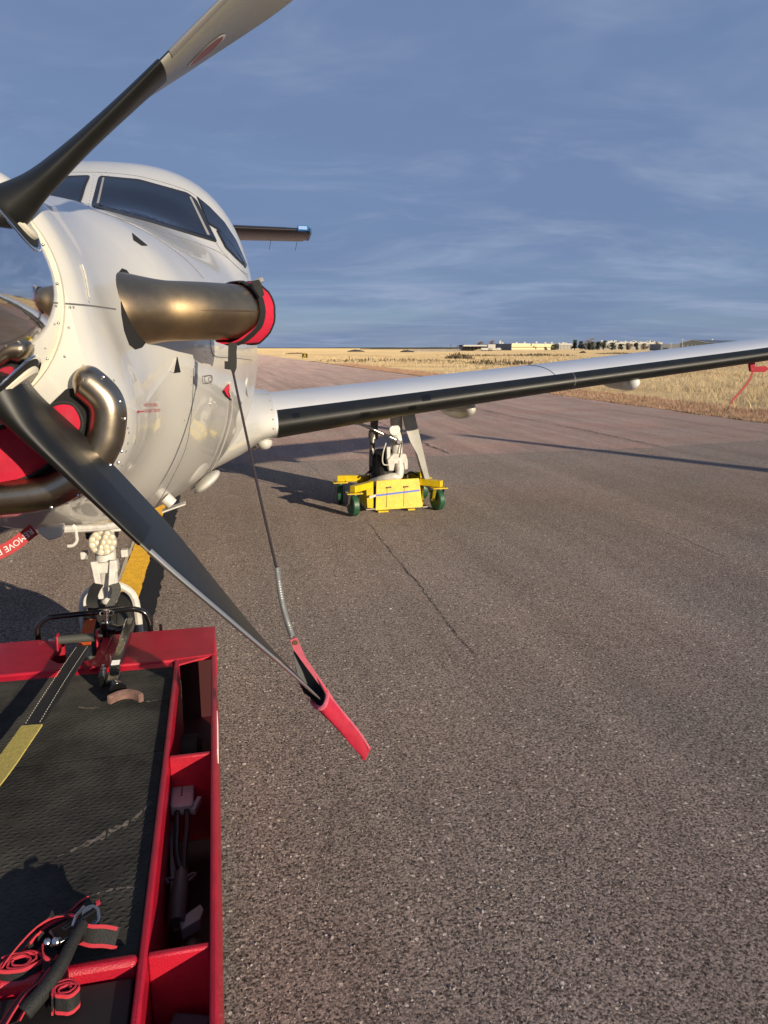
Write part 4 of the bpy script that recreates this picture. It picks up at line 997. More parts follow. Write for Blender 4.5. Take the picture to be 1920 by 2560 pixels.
SP = Thing('air_inlet_plug', 'small red three-cornered plug with thin cord in the scoop on the fuselage side', 'inlet plug', tuple(hit(488, 846)[0]))
SP.part('plug_flap', patch(rnd([(482, 843), (497, 826), (497.5, 863), (488, 854)], 2), .006, 3), REDF)
sc_ = hit(490, 844); SP.part('eyelet', lathe(sc_[0] + snorm(sc_[0]) * .006, snorm(sc_[0]), [(0, .006), (.003, .006), (.003, .0035), (0, .0035)], 14), mat('brass', (.55, .42, .2), .3, 1.0))
cp_ = []
for x, y in [(490.5, 845), (494, 856), (497, 864), (497, 880), (494, 905), (485, 940), (472, 975), (455, 1010), (438, 1040), (420, 1065)]:
    q_ = hit(x, y)
    if q_: cp_.append(q_[0] + snorm(q_[0]) * .010)
SP.part('cord', tube(spline(cp_, 60), .003, 6), mat('grey_cord', (.42, .40, .38), .6))
# ------------------------------------------------------------------ the red tug under the nose
TGW = -.46; TX = .568
TG = Thing('aircraft_tug', 'low red aircraft tug with black tread mat and open side trays under the nose', 'aircraft tug', (.05, .2, 0))
Z0 = .40
fr = MB()
# front beam, notched in the middle for the roller
outl = [(TGW, 1.27), (TGW, .945), (.413, .945), (TX, .965), (TX, 1.27), (.128, 1.27), (.135, 1.06), (.09, 1.01), (-.005, 1.01), (-.045, 1.06), (-.03, 1.27)]
TG.part('front_beam', prism([(x, y, Z0) for x, y in outl], (0, 0, -.022)), REDP, bevel=.006)
TG.part('front_face', MB().add(box((-.245, 1.258, .28), (.43, .02, .20))).add(box((.348, 1.258, .28), (.44, .02, .20))), REDP)
TG.part('beam_lip', prism([(TGW, .955, Z0 - .004), (TGW, .918, Z0 - .022), (TGW, .918, Z0 - .06), (TGW, .955, Z0 - .06)], (.413 - TGW, 0, 0)), REDP, bevel=.006)
TG.part('notch_cheek', prism([(.128, 1.265, Z0), (.16, 1.265, Z0), (.150, .93, Z0), (.118, .93, Z0)], (0, 0, .006)), REDP, bevel=.003)
# outer shell
TG.part('side_wall', box((TX - .008, .0, .245), (.016, 1.93, .31)), REDP, bevel=.006)
TG.part('side_wall', box((TGW + .008, .0, .245), (.016, 1.93, .31)), REDP, bevel=.006)
TG.part('inner_rail', box((.4255, .01, .25), (.017, 1.87, .30)), REDP, bevel=.006)
TG.part('inner_rail', box((-.318, .01, .25), (.017, 1.87, .30)), REDP, bevel=.006)
TG.part('tray_back', box((.49, 1.10, .22), (.13, .02, .31)), mat('shaded_tray_red', (.05, .002, .004), .6))  # dark copy of the red: shade inside the trays put into the colour
for y in (.252, -.480):
    TG.part('tray_divider', box((.493, y, .255), (.118, .016, .282)), REDP, bevel=.005)
    TG.part('tray_divider', box((-.385, y, .255), (.118, .016, .282)), REDP, bevel=.005)
TG.part('gusset', prism([(.434, .966, Z0 - .003), (.434, .905, Z0 - .003), (.552, .962, Z0 - .003)], (0, 0, -.006)), REDP)
TG.part('tray_floor', box((.480, .0, .075), (.17, 2.3, .008)), mat('shaded_tray_red', (.05, .002, .004), .6))
TG.part('tray_floor', box((-.372, .0, .075), (.17, 2.3, .008)), mat('shaded_tray_red', (.05, .002, .004), .6))
TG.part('cross_rail', box((.05, -.490, Z0 - .02), (.733, .026, .05)), REDP, bevel=.010)
TG.part('chassis', box((.05, 0, .20), (.70, 1.8, .12)), BLKP, bevel=.01)
TG.part('rear_deck', box((.05, -.72, .368), (.72, .42, .02)), mat('rear_deck_black', (.012, .012, .013), .6, noise=.3, nscale=20), bevel=.004)
# tread mats with raised bars
def treadmat(y0, y1, nm):
    x0, x1 = -.305, .414; zt = Z0 - .018
    t = TG.part(nm, box(((x0 + x1) / 2, (y0 + y1) / 2, zt - .008), (x1 - x0, y1 - y0, .016)), MATM, bevel=.002)
    mb = MB(); st = .023; i = 0; y = y0 + .02; rr = random.Random(int(y0 * 100) + 9)
    while y < y1 - .012:
        x = x0 + .015 + (st / 2 if i % 2 else 0)
        while x < x1 - .012:
            if rr.random() < .10: x += st; continue
            a = R(24 + rr.uniform(-3, 3)) if (i % 2) else R(-18 + rr.uniform(-3, 3)); c, s = math.cos(a), math.sin(a); L_, W_, H_ = .0115, .0032, .0013
            b = [(-L_, 0), (-L_ * .4, -W_), (L_ * .4, -W_), (L_, 0), (L_ * .4, W_), (-L_ * .4, W_)]
            v = [Vector((x + c * p[0] - s * p[1], y + s * p[0] + c * p[1], zt - .0005)) for p in b] + [Vector((x + (c * p[0] - s * p[1]) * .55, y + (s * p[0] + c * p[1]) * .55, zt + H_)) for p in b]
            mb.add((v, [(k, (k + 1) % 6, 6 + (k + 1) % 6, 6 + k) for k in range(6)] + [tuple(range(6, 12))])); x += st
        y += st * .62; i += 1
    TG.part('tread_bars', mb, MATM, parent=t, kind='stuff', smooth=0)
    return t
m1_ = treadmat(.318, .925, 'tread_mat'); m2_ = treadmat(-.474, .315, 'tread_mat')
for (x, y, p) in ((.345, .862, m1_), (.355, .262, m2_), (-.22, .862, m1_)): TG.part('mat_bolt_hole', lathe((x, y, Z0 - .019), (0, 0, 1), [(0, .013), (.0012, .013), (.0013, 0)], 18), DARK, parent=p)
# dried pale scuffs on the mat
SCUF = mat('pale_scuff', (.20, .17, .145), .9, noise=.8, nscale=60)
def scuff(name, ctrl, w, seed, par):
    rr = random.Random(seed); A = []; B_ = []; n = 40
    S_ = spline([(x, y, Z0 - .0172) for x, y in ctrl], n)
    for i, p in enumerate(S_):
        k = w * (.3 + rr.random()) * math.sin(math.pi * (i + .5) / len(S_)) ** .5; A.append(p + Vector((0, k * (.4 + rr.random() * .6), 0))); B_.append(p - Vector((0, k * (.4 + rr.random() * .6), 0)))
    F = [(i, i + 1, len(S_) + i + 1, len(S_) + i) for i in range(len(S_) - 1) if rr.random() > .18]
    TG.part(name, (A + B_, F), SCUF, parent=par, smooth=0)
scuff('scuff_mark', [(.20, -.12), (.26, -.085), (.31, -.05), (.36, -.01), (.402, .06)], .017, 3, m2_)
scuff('scuff_mark', [(.30, -.27), (.34, -.262), (.37, -.262), (.398, -.268)], .006, 4, m2_)
scuff('scuff_mark', [(.12, .66), (.15, .645), (.19, .64)], .010, 5, m1_)
scuff('scuff_mark', [(.32, .655), (.35, .65), (.375, .655)], .007, 6, m1_)
# bumper hoop
TG.part('guard_hoop', tube(spline([(-.142, 1.31, .30), (-.140, 1.31, .40), (-.133, 1.31, .445), (-.098, 1.31, .474), (-.05, 1.31, .479), (.05, 1.31, .482), (.15, 1.31, .485), (.235, 1.31, .487), (.28, 1.31, .468), (.299, 1.31, .43), (.301, 1.31, .38), (.301, 1.31, .30)], 66), .0115, 14), BLKP)
# roller and its brackets
ry, rz = 1.128, .446
ro = TG.part('roller', lathe((-.022, ry, rz), (1, 0, 0), [(0, .017), (.132, .017)], 24), mat('grey_roller', (.075, .075, .065), .45))
for x in (-.028, .116):
    TG.part('roller_bracket', prism([(x, ry - .028, .39), (x, ry + .028, .39), (x, ry + .02, rz + .018), (x, ry + .008, rz + .026), (x, ry - .008, rz + .026), (x, ry - .02, rz + .018)], (.007, 0, 0)), REDP, bevel=.002)
TG.part('bolt', lathe((-.028, ry, rz), (-1, 0, 0), [(0, .012), (.010, .012), (.011, .008), (.02, .008), (.03, .006)], 6), STEEL)
TG.part('bolt', lathe((.123, ry, rz), (1, 0, 0), [(0, .012), (.008, .012), (.009, .008), (.016, .008)], 6), STEEL)
TG.part('notch_floor', box((.045, 1.14, .30), (.19, .26, .02)), BLKP)
# locking lever with its rubber pad
lev = TG.part('locking_lever', MB().add(box((.2265, 1.02, .447), (.034, .44, .034), Matrix.Rotation(R(-1.5), 4, 'Z') @ Matrix.Rotation(R(3), 4, 'X'))), BLKP, bevel=.004)
TG.part('lever_pivot', MB().add(tube([(.145, 1.235, .44), (.19, 1.20, .44), (.226, 1.205, .445)], [.024, .018, .018], 14)), BLKP, parent=lev)
TG.part('pivot_boss', lathe((.140, 1.235, .412), (0, 0, 1), [(0, .026), (.05, .026), (.055, .02)], 20), BLKP, parent=lev)
TG.part('lock_pin', lathe((.140, 1.24, .45), (.05, 0, 1), [(0, .009), (.055, .009), (.056, .014), (.064, .014), (.066, .008)], 16), STEEL, parent=lev)
TG.part('pin_ring', tube([Vector((.143, 1.242, .500)) + Vector((.026 * math.cos(a), .008 * math.sin(a), .011 * math.sin(a))) for a in [2 * math.pi * i / 24 for i in range(24)]], .0022, 6, False, True), STEEL, parent=lev)
TG.part('sticker', box((.2285, 1.16, .4705), (.026, .040, .001), Matrix.Rotation(R(3), 4, 'X')), WHITEP, parent=lev)
TG.part('sticker', box((.2225, .835, .4555), (.028, .036, .001), Matrix.Rotation(R(3), 4, 'X')), WHITEP, parent=lev)
TG.part('pad_clamp', MB().add(box((.222, .765, .425), (.040, .075, .022))).add(box((.186, .775, .425), (.022, .05, .045))).add(tube([(.226, .74, .42), (.245, .69, .415)], [.018, .03], 14)), BLKP, parent=lev, bevel=.003)
TG.part('bolt', lathe((.186, .795, .447), (0, 0, 1), [(0, .010), (.008, .010), (.010, .006), (.020, .006), (.022, .003)], 10), STEEL, parent=lev)
arc = [Vector((.222 + .105 * t, .60 + .072 * math.sin(math.pi * min(1, t * .62 + .12)) - .035 * t * t, .412)) for t in [i / 20 for i in range(21)]]
TG.part('rubber_pad', ribbon(arc, Vector((0, 0, 1)), .030, .018), WORNRUB, parent=lev, bevel=.004)
TG.part('small_catch', box((.345, 1.285, .405), (.012, .012, .028)), BLKP)

# the tow strap from the nose leg over the roller to the winch
TS = Thing('tow_strap', 'long webbing strap in orange, black and yellow running over the roller on the tug', 'strap', (.05, .9, .45))
SIDE = Vector((1, .10, .02))
TS.part('orange_label_section', ribbon(spline([(.058, 1.365, .436), (.062, 1.28, .430), (.068, 1.17, .421), (.070, 1.11, .420), (.074, 1.045, .434)], 24), SIDE, .046, .004), ORANGE)
TS.part('stitched_end', ribbon([(.048, 1.435, .440), (.058, 1.36, .437)], SIDE, .050, .007), BLKWEB)
TS.part('black_sleeve', ribbon(spline([(.078, 1.05, .442), (.068, .87, .440), (.052, .64, .440), (.030, .438, .440)], 24), SIDE, .054, .008), BLKWEB)
TS.part('yellow_webbing', ribbon(spline([(.030, .442, .442), (.018, .33, .442), (.0, .16, .445), (-.04, -.10, .455), (-.09, -.4, .47), (-.14, -.75, .49)], 40), SIDE, .060, .005), OLIVE)
mb = MB()
for k in range(38):
    for s in (-.020, .020):
        y = 1.03 - .59 * k / 38; f = (1.05 - y) / .612; cx = .078 - .048 * f - .004 * math.sin(f * 3); mb.add(box((cx + s, y, .4465), (.0016, .008, .0008)))
TS.part('stitching', mb, mat('white_thread', (.5, .48, .42), .8), kind='stuff', smooth=0)
def mid(x, y, yy): return at(x, y, y=yy)
TS.part('leg_sling', ribbon(spline([mid(212, 1262, 1.52), mid(203, 1278, 1.48), mid(198, 1298, 1.44), mid(203, 1320, 1.42), mid(212, 1335, 1.42)], 24), [Vector((.9, .3, .1 + .02 * i)) for i in range(30)], .045, .006), BLKWEB)
TS.part('leg_sling', ribbon(spline([mid(247, 1262, 1.52), mid(252, 1272, 1.50), mid(248, 1290, 1.46), mid(236, 1310, 1.43), mid(224, 1328, 1.42), mid(218, 1338, 1.41)], 24), [Vector((.8, .5 - .03 * i, .25)) for i in range(30)], [.04 - .001 * i for i in range(30)], .005), mat('grey_webbing', (.10, .10, .09), .7, noise=.4, nscale=80))
TS.part('joining_pad', prism([mid(206, 1322, 1.40), mid(222, 1318, 1.40), mid(236, 1324, 1.40), mid(238, 1350, 1.40), mid(230, 1358, 1.40), mid(206, 1358, 1.40)], (0, .03, 0)), BLKWEB, bevel=.006)

# ratchet strap heaped on the deck
RS = Thing('ratchet_strap', 'black ratchet strap with red edges lying in coils on the tug deck', 'ratchet strap', (.24, -.5, .38))
REDGE = mat('red_edge_webbing', (.50, .03, .05), .75, bump=.3, bscale=300)
def webbing(name, pts, side, w=.040, n=60):
    P_ = spline(pts, n); S_ = side if isinstance(side, Vector) else None
    sd2 = [(S_ if S_ else Vector(side(i / (len(P_) - 1)))) for i in range(len(P_))]
    o = RS.part(name, ribbon(P_, sd2, w, .0022), BLKWEB)
    for s in (-1, 1):
        E_ = [p + (v.normalized()) * s * (w / 2 - .003) for p, v in zip(P_, sd2)]
        RS.part('red_edge', ribbon(E_, sd2, .007, .0030), REDGE, parent=o)
    return o
def spiral(c, r0, r1, turns, sq=.75, a0=0, n=46):
    out = []
    for i in range(n):
        t = i / (n - 1); a = a0 + 2 * math.pi * turns * t; r = (r0 + (r1 - r0) * t) * (1 + .10 * math.sin(2.3 * a + c[0] * 40) + .06 * math.sin(5.1 * a)); out.append(Vector((c[0] + r * math.cos(a), c[1] + r * sq * math.sin(a), c[2])))
    return out
ZD = .405
up_ = Vector((0.05, .12, 1))
webbing('webbing_coil', spiral((.205, -.478, ZD), .014, .040, 3.0, .62, 2.5), up_, .040, 130)
webbing('webbing_coil', spiral((.300, -.560, ZD), .008, .026, 2.6, .8, 0), up_, .038, 110)
webbing('webbing_loop', [(.215, -.445, ZD + .01), (.235, -.415, ZD + .015), (.262, -.402, ZD + .02), (.285, -.41, ZD + .03), (.30, -.43, ZD + .035)], up_, .040)
webbing('webbing_loop', [(.195, -.44, ZD), (.215, -.395, ZD + .005), (.245, -.375, ZD + .01), (.27, -.372, ZD + .02), (.285, -.35, ZD + .02), (.298, -.332, ZD + .015)], Vector((.5, -.35, .8)), .034)
webbing('webbing_loop', [(.300, -.425, ZD + .02), (.325, -.436, ZD + .016), (.35, -.438, ZD + .012), (.374, -.440, ZD + .004)], Vector((.05, .5, .9)), .040)
webbing('webbing_loop', [(.315, -.385, ZD + .02), (.320, -.375, ZD + .028), (.318, -.365, ZD + .03)], Vector((.8, .2, .3)), .03)
webbing('webbing_tail', [(.285, -.47, ZD + .02), (.265, -.50, ZD + .01), (.245, -.53, ZD), (.225, -.56, ZD - .005), (.215, -.585, ZD - .01)], Vector((.75, -.35, .5)), .040)
webbing('webbing_loop', [(.243, -.462, ZD + .018), (.25, -.49, ZD + .02), (.262, -.502, ZD + .018), (.275, -.505, ZD + .01)], up_, .036)
webbing('webbing_loop', [(.16, -.50, ZD), (.18, -.455, ZD + .012), (.215, -.418, ZD + .03), (.25, -.398, ZD + .035), (.282, -.40, ZD + .03)], Vector((.45, -.5, .75)), .036)
webbing('webbing_tail', [(.262, -.47, ZD + .01), (.246, -.515, ZD + .006), (.222, -.545, ZD + .004), (.20, -.60, ZD - .004), (.19, -.66, ZD - .006)], Vector((.6, -.5, .65)), .038)
mbk = RS.part('ratchet_body', MB().add(box((.285, -.448, ZD + .035), (.05, .045, .03), Matrix.Rotation(R(35), 4, 'Z'))).add(box((.305, -.425, ZD + .04), (.07, .012, .022), Matrix.Rotation(R(40), 4, 'Z'))), BLKP, bevel=.003)
RS.part('ratchet_handle', tube(spline([(.315, -.44, ZD + .05), (.300, -.48, ZD + .042), (.285, -.52, ZD + .03), (.262, -.552, ZD + .015), (.235, -.578, ZD + .002)], 24), [.010 + .006 * (i / 24) for i in range(25)], 12), BLKWEB, parent=mbk)
RS.part('ratchet_axle', lathe((.275, -.472, ZD + .045), (-.3, -.6, .6), [(0, .0075), (.012, .0075), (.014, .005)], 16), STEEL, parent=mbk)
RS.part('ratchet_wheel', lathe((.318, -.392, ZD + .02), (.2, -.35, 1), [(0, .019), (.004, .019), (.005, .012), (.014, .011), (.015, .017), (.019, .017)], 24), STEEL, parent=mbk)
RS.part('wire_catch', tube([(.31, -.40, ZD + .055), (.30, -.43, ZD + .06), (.297, -.45, ZD + .055)], .003, 8), STEEL, parent=mbk)
RS.part('end_cap', lathe((.256, -.474, ZD + .05), (.1, -.5, .8), [(0, .006), (.004, .006), (.006, .003)], 16), STEEL, parent=mbk)

# things lying in the trays
CP = Thing('charging_connector', 'grey twin-cable power connector lying in the middle side tray of the tug', 'power connector', (.48, .2, .2))
cb = CP.part('connector_block', MB().add(box((.468, .205, .285), (.056, .115, .030))), GREYPL, bevel=.003)
mb = MB()
for s in (-1, 1):
    for k in range(8): mb.add(box((.468 + s * .0285, .16 + k * .012, .285), (.004, .006, .030)))
CP.part('grip_ribs', mb, GREYPL, parent=cb, kind='stuff', smooth=0)
for k in range(4): CP.part('contact_slot', box((.466, .20 + k * .014, .3005), (.004, .008, .001)), DARK, parent=cb)
CP.part('side_latch', box((.506, .175, .278), (.014, .06, .02), Matrix.Rotation(R(-18), 4, 'Z')), GREYPL, parent=cb, bevel=.002)
for s in (-1, 1): CP.part('power_cable', tube(spline([(.468 + s * .013, .15, .282), (.470 + s * .013, .08, .275), (.468 + s * .010, 0, .262), (.474 + s * .004, -.06, .25)], 20), .0085, 10), BLACKR)
CP.part('cable_boot', tube([(.474, -.04, .245), (.472, -.09, .24), (.468, -.15, .23), (.466, -.20, .22)], [.014, .020, .021, .018], 16), mat('dark_grey_boot', (.075, .07, .07), .5))
CP.part('cord_clip', tube(spline([(.444, -.10, .25), (.438, -.09, .252), (.436, -.085, .25), (.44, -.078, .248), (.455, -.088, .25)], 20), .004, 8), mat('dark_grey_boot', (.075, .07, .07), .5))
CP.part('cord_clip', tube(spline([(.492, -.10, .25), (.505, -.088, .252), (.508, -.078, .25), (.50, -.074, .248), (.488, -.085, .25)], 20), .004, 8), mat('dark_grey_boot', (.075, .07, .07), .5))
GB = Thing('grey_tray_box', 'pale grey flat case under the cables in the middle side tray', 'case', (.48, .0, .12))
GB.part('case', box((.452, .02, .190), (.026, .34, .08), Matrix.Rotation(R(4), 4, 'Z')), mat('pale_grey_case', (.30, .28, .30), .5, noise=.25, nscale=30), bevel=.004)
GB.part('end_block', prism([(.470, -.19, .22), (.520, -.15, .22), (.528, -.17, .22), (.520, -.20, .22), (.478, -.225, .22)], (0, 0, -.03)), mat('pale_grey_case', (.30, .28, .30), .5), bevel=.002)
DB = Thing('dark_tool_case', 'dark grey case half hidden in the nearest side tray', 'tool case', (.5, -.56, .12))
DB.part('case', box((.495, -.575, .20), (.08, .13, .15), Matrix.Rotation(R(-18), 4, 'Z')), mat('dark_case', (.045, .045, .045), .5), bevel=.006)
DB.part('latch', lathe((.492, -.60, .276), (0, 0, 1), [(0, .006), (.006, .006), (.008, .003)], 12), STEEL)
FB = Thing('folded_tarp', 'dark folded plastic bag stuffed at the near end of the middle tray', 'bag', (.51, -.3, .12))
FB.part('bag', ellip((.505, -.31, .17), (.045, .09, .06), seg=16, rings=10), mat('dark_bag', (.02, .02, .022), .4, bump=.8, bscale=30))
# wheels of the tug
for x, y in ((TGW + .10, -.55), (.46, -.55), (TGW + .10, .75), (.46, .75)):
    tw = TG.part('wheel', lathe((x, y, .09), (1, 0, 0), [(-.04, .05), (-.045, .075), (-.03, .09), (.03, .09), (.045, .075), (.04, .05)], 24), TYRE)
TG.part('number_plate', box((TX + .0015, .48, .32), (.002, .25, .05)), WHITEP)
# ------------------------------------------------------------------ the yellow wheel dolly under the left main wheel
DL = Thing('wheel_dolly', 'yellow steel dolly on green castors carrying the left main wheel', 'wheel dolly', (2.28, 5.25, 0))
pl = [(2.087, 5.075, .303), (2.508, 5.075, .312), (2.54, 5.03, .035), (2.068, 5.03, .022)]
fp = DL.part('front_plate', MB().add(prism(pl, (0, .012, 0))), YEL, bevel=.002)
DL.part('plate_foot', box((2.14, 5.022, .012), (.10, .03, .014)), YEL, parent=fp); DL.part('plate_foot', box((2.42, 5.022, .018), (.07, .03, .014)), YEL, parent=fp)
def onp(x, z, d=.002):
    t = (z - .03) / .275; return Vector((x, 5.03 + .045 * t - d, z))
DL.part('blue_tape', prism([onp(2.075, .172), onp(2.512, .205), onp(2.514, .188), onp(2.073, .155)], (0, -.001, 0)), BLUE, parent=fp)
for x in (2.205, 2.375):
    DL.part('hinge_rod', tube([onp(x - .022, .236, .008), onp(x + .024, .239, .008)], .008, 10), mat('rusty_rod', (.22, .14, .08), .6), parent=fp)
    DL.part('slot_line', prism([onp(x - .018, .235), onp(x - .015, .235), onp(x - .028, .05), onp(x - .031, .05)], (0, -.001, 0)), DARK, parent=fp)
DL.part('side_gusset', prism([(2.508, 5.08, .312), (2.535, 5.11, .20), (2.555, 5.11, .05), (2.54, 5.04, .035)], (0, .01, 0)), YEL, bevel=.002)
DL.part('base_channel', MB().add(box((2.28, 5.06, .035), (.60, .05, .012))).add(box((2.0, 5.3, .035), (.05, .55, .012))).add(box((2.56, 5.3, .035), (.05, .55, .012))), mat('bare_edge', (.35, .32, .26), .5, .5))
DL.part('side_post', prism([(2.055, 5.07, .30), (2.055, 5.07, .02), (1.995, 5.07, .02), (1.985, 5.07, .22), (2.01, 5.07, .30)], (0, .05, 0)), YEL, bevel=.003)
DL.part('side_plate', prism([(1.985, 5.1, .20), (1.985, 5.1, .03), (1.985, 5.5, .03), (1.985, 5.5, .20)], (.012, 0, 0)), YEL)
DL.part('side_plate', prism([(2.56, 5.12, .20), (2.56, 5.12, .03), (2.56, 5.5, .03), (2.56, 5.5, .20)], (.012, 0, 0)), YEL)
DL.part('rear_plate', prism([(2.02, 5.66, .26), (2.54, 5.66, .26), (2.56, 5.70, .03), (2.0, 5.70, .03)], (0, .012, 0)), YEL)
DL.part('pull_pin', tube([(2.0, 4.99, .16), (2.045, 4.985, .175), (2.06, 4.985, .18)], .012, 10), WHITEP)
def castor(x, y, ax, ay, toward):
    """toward: where the arm joins the frame"""
    za = .268
    arm = DL.part('corner_arm', box(((x + toward[0]) / 2, (y + toward[1]) / 2, za), (math.hypot(toward[0] - x, toward[1] - y) + .05, .062, .062), Matrix.Rotation(math.atan2(toward[1] - y, toward[0] - x), 4, 'Z')), YEL, bevel=.003)
    DL.part('castor_plate', box((x, y, .228), (.15, .115, .010)), YEL, parent=arm, bevel=.002)
    mb = MB()
    for s in (-.05, .05):
        for t in (-.04, .04): mb.add(lathe((x + s, y + t, .232), (0, 0, 1), [(0, .009), (.010, .009), (.011, .005), (.018, .005)], 8))
    DL.part('bolts', mb, STEEL, parent=arm, kind='stuff')
    ax_ = Vector((math.cos(ax), math.sin(ax), 0)); fw = Vector((-ax_.y, ax_.x, 0)); c = Vector((x, y, .108)) + fw * .03
    g = DL.part('castor_fork', MB().add(lathe((x, y, .211), (0, 0, 1), [(0, .045), (.012, .045)], 20)), STEEL)
    for s in (-1, 1):
        o = ax_ * s * .042
        DL.part('fork_leg', prism([Vector((x, y, .21)) + o - fw * .03, Vector((x, y, .21)) + o + fw * .035, c + o + fw * .022, c + o - fw * .022 + Vector((0, 0, -.01))], ax_ * .005 * s), STEEL, parent=g, bevel=.002)
    w_ = DL.part('castor_wheel', lathe(c, ax_, [(-.022, .03), (-.026, .035), (-.022, .080), (.022, .080), (.026, .035), (.022, .03)], 32), BLKP)
    DL.part('green_tread', lathe(c, ax_, [(-.026, .075), (-.030, .098), (-.022, .106), (.022, .106), (.030, .098), (.026, .075)], 40), GREENW, parent=w_)
    DL.part('axle_nut', lathe(c - ax_ * .05, -ax_, [(0, .014), (.006, .014), (.008, .008), (.014, .008)], 6), STEEL, parent=w_)
castor(1.835, 4.90, R(10), 0, (2.01, 5.06)); castor(1.80, 5.50, R(-8), 0, (2.01, 5.46)); castor(2.69, 4.99, R(14), 0, (2.55, 5.12)); castor(2.70, 5.58, R(5), 0, (2.55, 5.5))
DL.part('ring_eye', tube([Vector((1.80 + .022 * math.cos(a), 5.44, .125 + .022 * math.sin(a))) for a in [2 * math.pi * i / 20 for i in range(20)]], .004, 6, False, True), STEEL)
DL.part('tie_cord', tube(spline([(2.56, 5.3, .30), (2.50, 5.35, .33), (2.44, 5.35, .30), (2.38, 5.3, .34)], 20), .008, 8), BLKWEB)
DL.part('tie_cord', tube(spline([(2.02, 5.35, .30), (2.06, 5.35, .34), (2.10, 5.36, .36)], 12), .010, 8), BLKWEB)
# ------------------------------------------------------------------ dry grass, airfield things and the far edge of the field
# grass: blades as real geometry, thinning out with distance
GR = random.Random(21)
GOLD = mat('dry_grass_gold', (.90, .74, .46), .9, col2=(.50, .36, .20), nscale=.35, detail=8, spec=.1)
ROSE = mat('dry_grass_rose', (.66, .42, .28), .9, noise=.4, nscale=1.2, spec=.1)
def patchn(x, y): return .5 + .25 * math.sin(x * .33 + 1.7 * math.sin(y * .11)) + .25 * math.sin(y * .21 + 2.1 * math.sin(x * .17 + .6))
def blades(name, n, region, hlo, hhi, m, label, spread=.10, nb=5, wid=.006, gate=None, lean=1.3):
    V = []; F = []
    for _ in range(n):
        x, y = region()
        if gate and GR.random() > gate(x, y): continue
        s = 1 + max(0, (y - 12)) / 40.
        for _b in range(nb):
            px, py = x + GR.gauss(0, spread * s), y + GR.gauss(0, spread * s); h = GR.uniform(hlo, hhi) * (.7 + .6 * patchn(px, py)); a = GR.uniform(0, 6.283); l = h * GR.uniform(.1, lean); w = wid * s * GR.uniform(.7, 1.5)
            d = Vector((math.cos(a), math.sin(a), 0)); sd_ = Vector((-d.y, d.x, 0)); b = Vector((px, py, -.06)); k = len(V)
            V.extend([b - sd_ * w, b + sd_ * w, b + d * l * .4 + Vector((0, 0, h * .6)) + sd_ * w * .7, b + d * l * .4 + Vector((0, 0, h * .6)) - sd_ * w * .7, b + d * l + Vector((0, 0, h))])
            F.extend([(k, k + 1, k + 2, k + 3), (k + 3, k + 2, k + 4)])
    o = make(name, (V, F), m, smooth=0, kind='stuff', label=label); o.matrix_world = PM; o['category'] = 'grass'; return o
def reg(x0, x1, y0, y1, p=1.0):
    def f():
        return x0 + (x1 - x0) * GR.random() ** p, y0 + (y1 - y0) * GR.random() ** 1.7
    return f
blades('verge_grass', 7000, reg(11.95, 14.6, 8, 75), .05, .15, ROSE, 'short rosy dry grass along the edge of the pavement', .07, 5, .005)
blades('prairie_grass', 36000, reg(14.0, 62, 8, 150, 1.4), .06, .24, GOLD, 'tall golden dry grass on the open field', .20, 6, .005, lambda x, y: min(1, max(.06, (patchn(x, y) - .25) * 2.2)) * (1 if x > 16.5 else .5))
blades('edge_weeds', 2600, reg(11.80, 12.15, 8, 90), .03, .10, mat('dark_dead_grass', (.13, .09, .055), .95, noise=.4, nscale=2), 'dark matted dead grass where the pavement meets the verge', .05, 5, .006)

def far(px, py, Y):
    """world point at distance Y ahead, from a measured point of the photograph"""
    u, v = (px - 960) / FPX, -(py - 1280) / FPX; s, c = math.sin(PITCH), math.cos(PITCH)
    d = Vector((u, c + v * s, -s + v * c)); return Vector((0, 0, CAM_H)) + d * (Y / d.y)
def fx(px, Y): return far(px, 870, Y).x
def fz(py, Y): return far(960, py, Y).z
# taxiway sign A
c = far(762, 884, 108); yaw = R(12)
SG = Thing('taxiway_sign', 'small black taxiway sign with a yellow letter A beside the pavement', 'airfield sign', (c.x, c.y, -.06), local=False)
def Lw(p): return p
SG.part('sign_box', box((c.x, c.y, .47), (.86, .12, .56)), mat('sign_black', (.012, .012, .012), .5), bevel=.02)
SG.part('sign_frame', MB().add(box((c.x, c.y - .062, .74), (.80, .012, .03))).add(box((c.x, c.y - .062, .21), (.80, .012, .03))).add(box((c.x - .39, c.y - .062, .475), (.03, .012, .50))).add(box((c.x + .39, c.y - .062, .475), (.03, .012, .50))), mat('sign_yellow', (.75, .52, .03), .5))
la = [(-.20, -.17), (-.12, -.17), (-.075, -.06), (.075, -.06), (.12, -.17), (.20, -.17), (.05, .19), (-.05, .19)]
mb = MB().add(prism([(c.x + a, c.y - .061, .475 + b) for a, b in [(-.20, -.17), (-.12, -.17), (.0, .13), (.05, .19), (-.05, .19)]], (0, -.004, 0))).add(prism([(c.x + a, c.y - .0605, .475 + b) for a, b in [(.20, -.17), (.12, -.17), (.0, .13), (-.05, .19), (.05, .19)]], (0, -.005, 0))).add(box((c.x, c.y - .0632, .475 - .055), (.20, .005, .05)))
SG.part('letter', mb, mat('sign_yellow', (.75, .52, .03), .5), smooth=0)
for s in (-.3, .3): SG.part('sign_leg', box((c.x + s, c.y, .07), (.06, .06, .26)), STEEL)
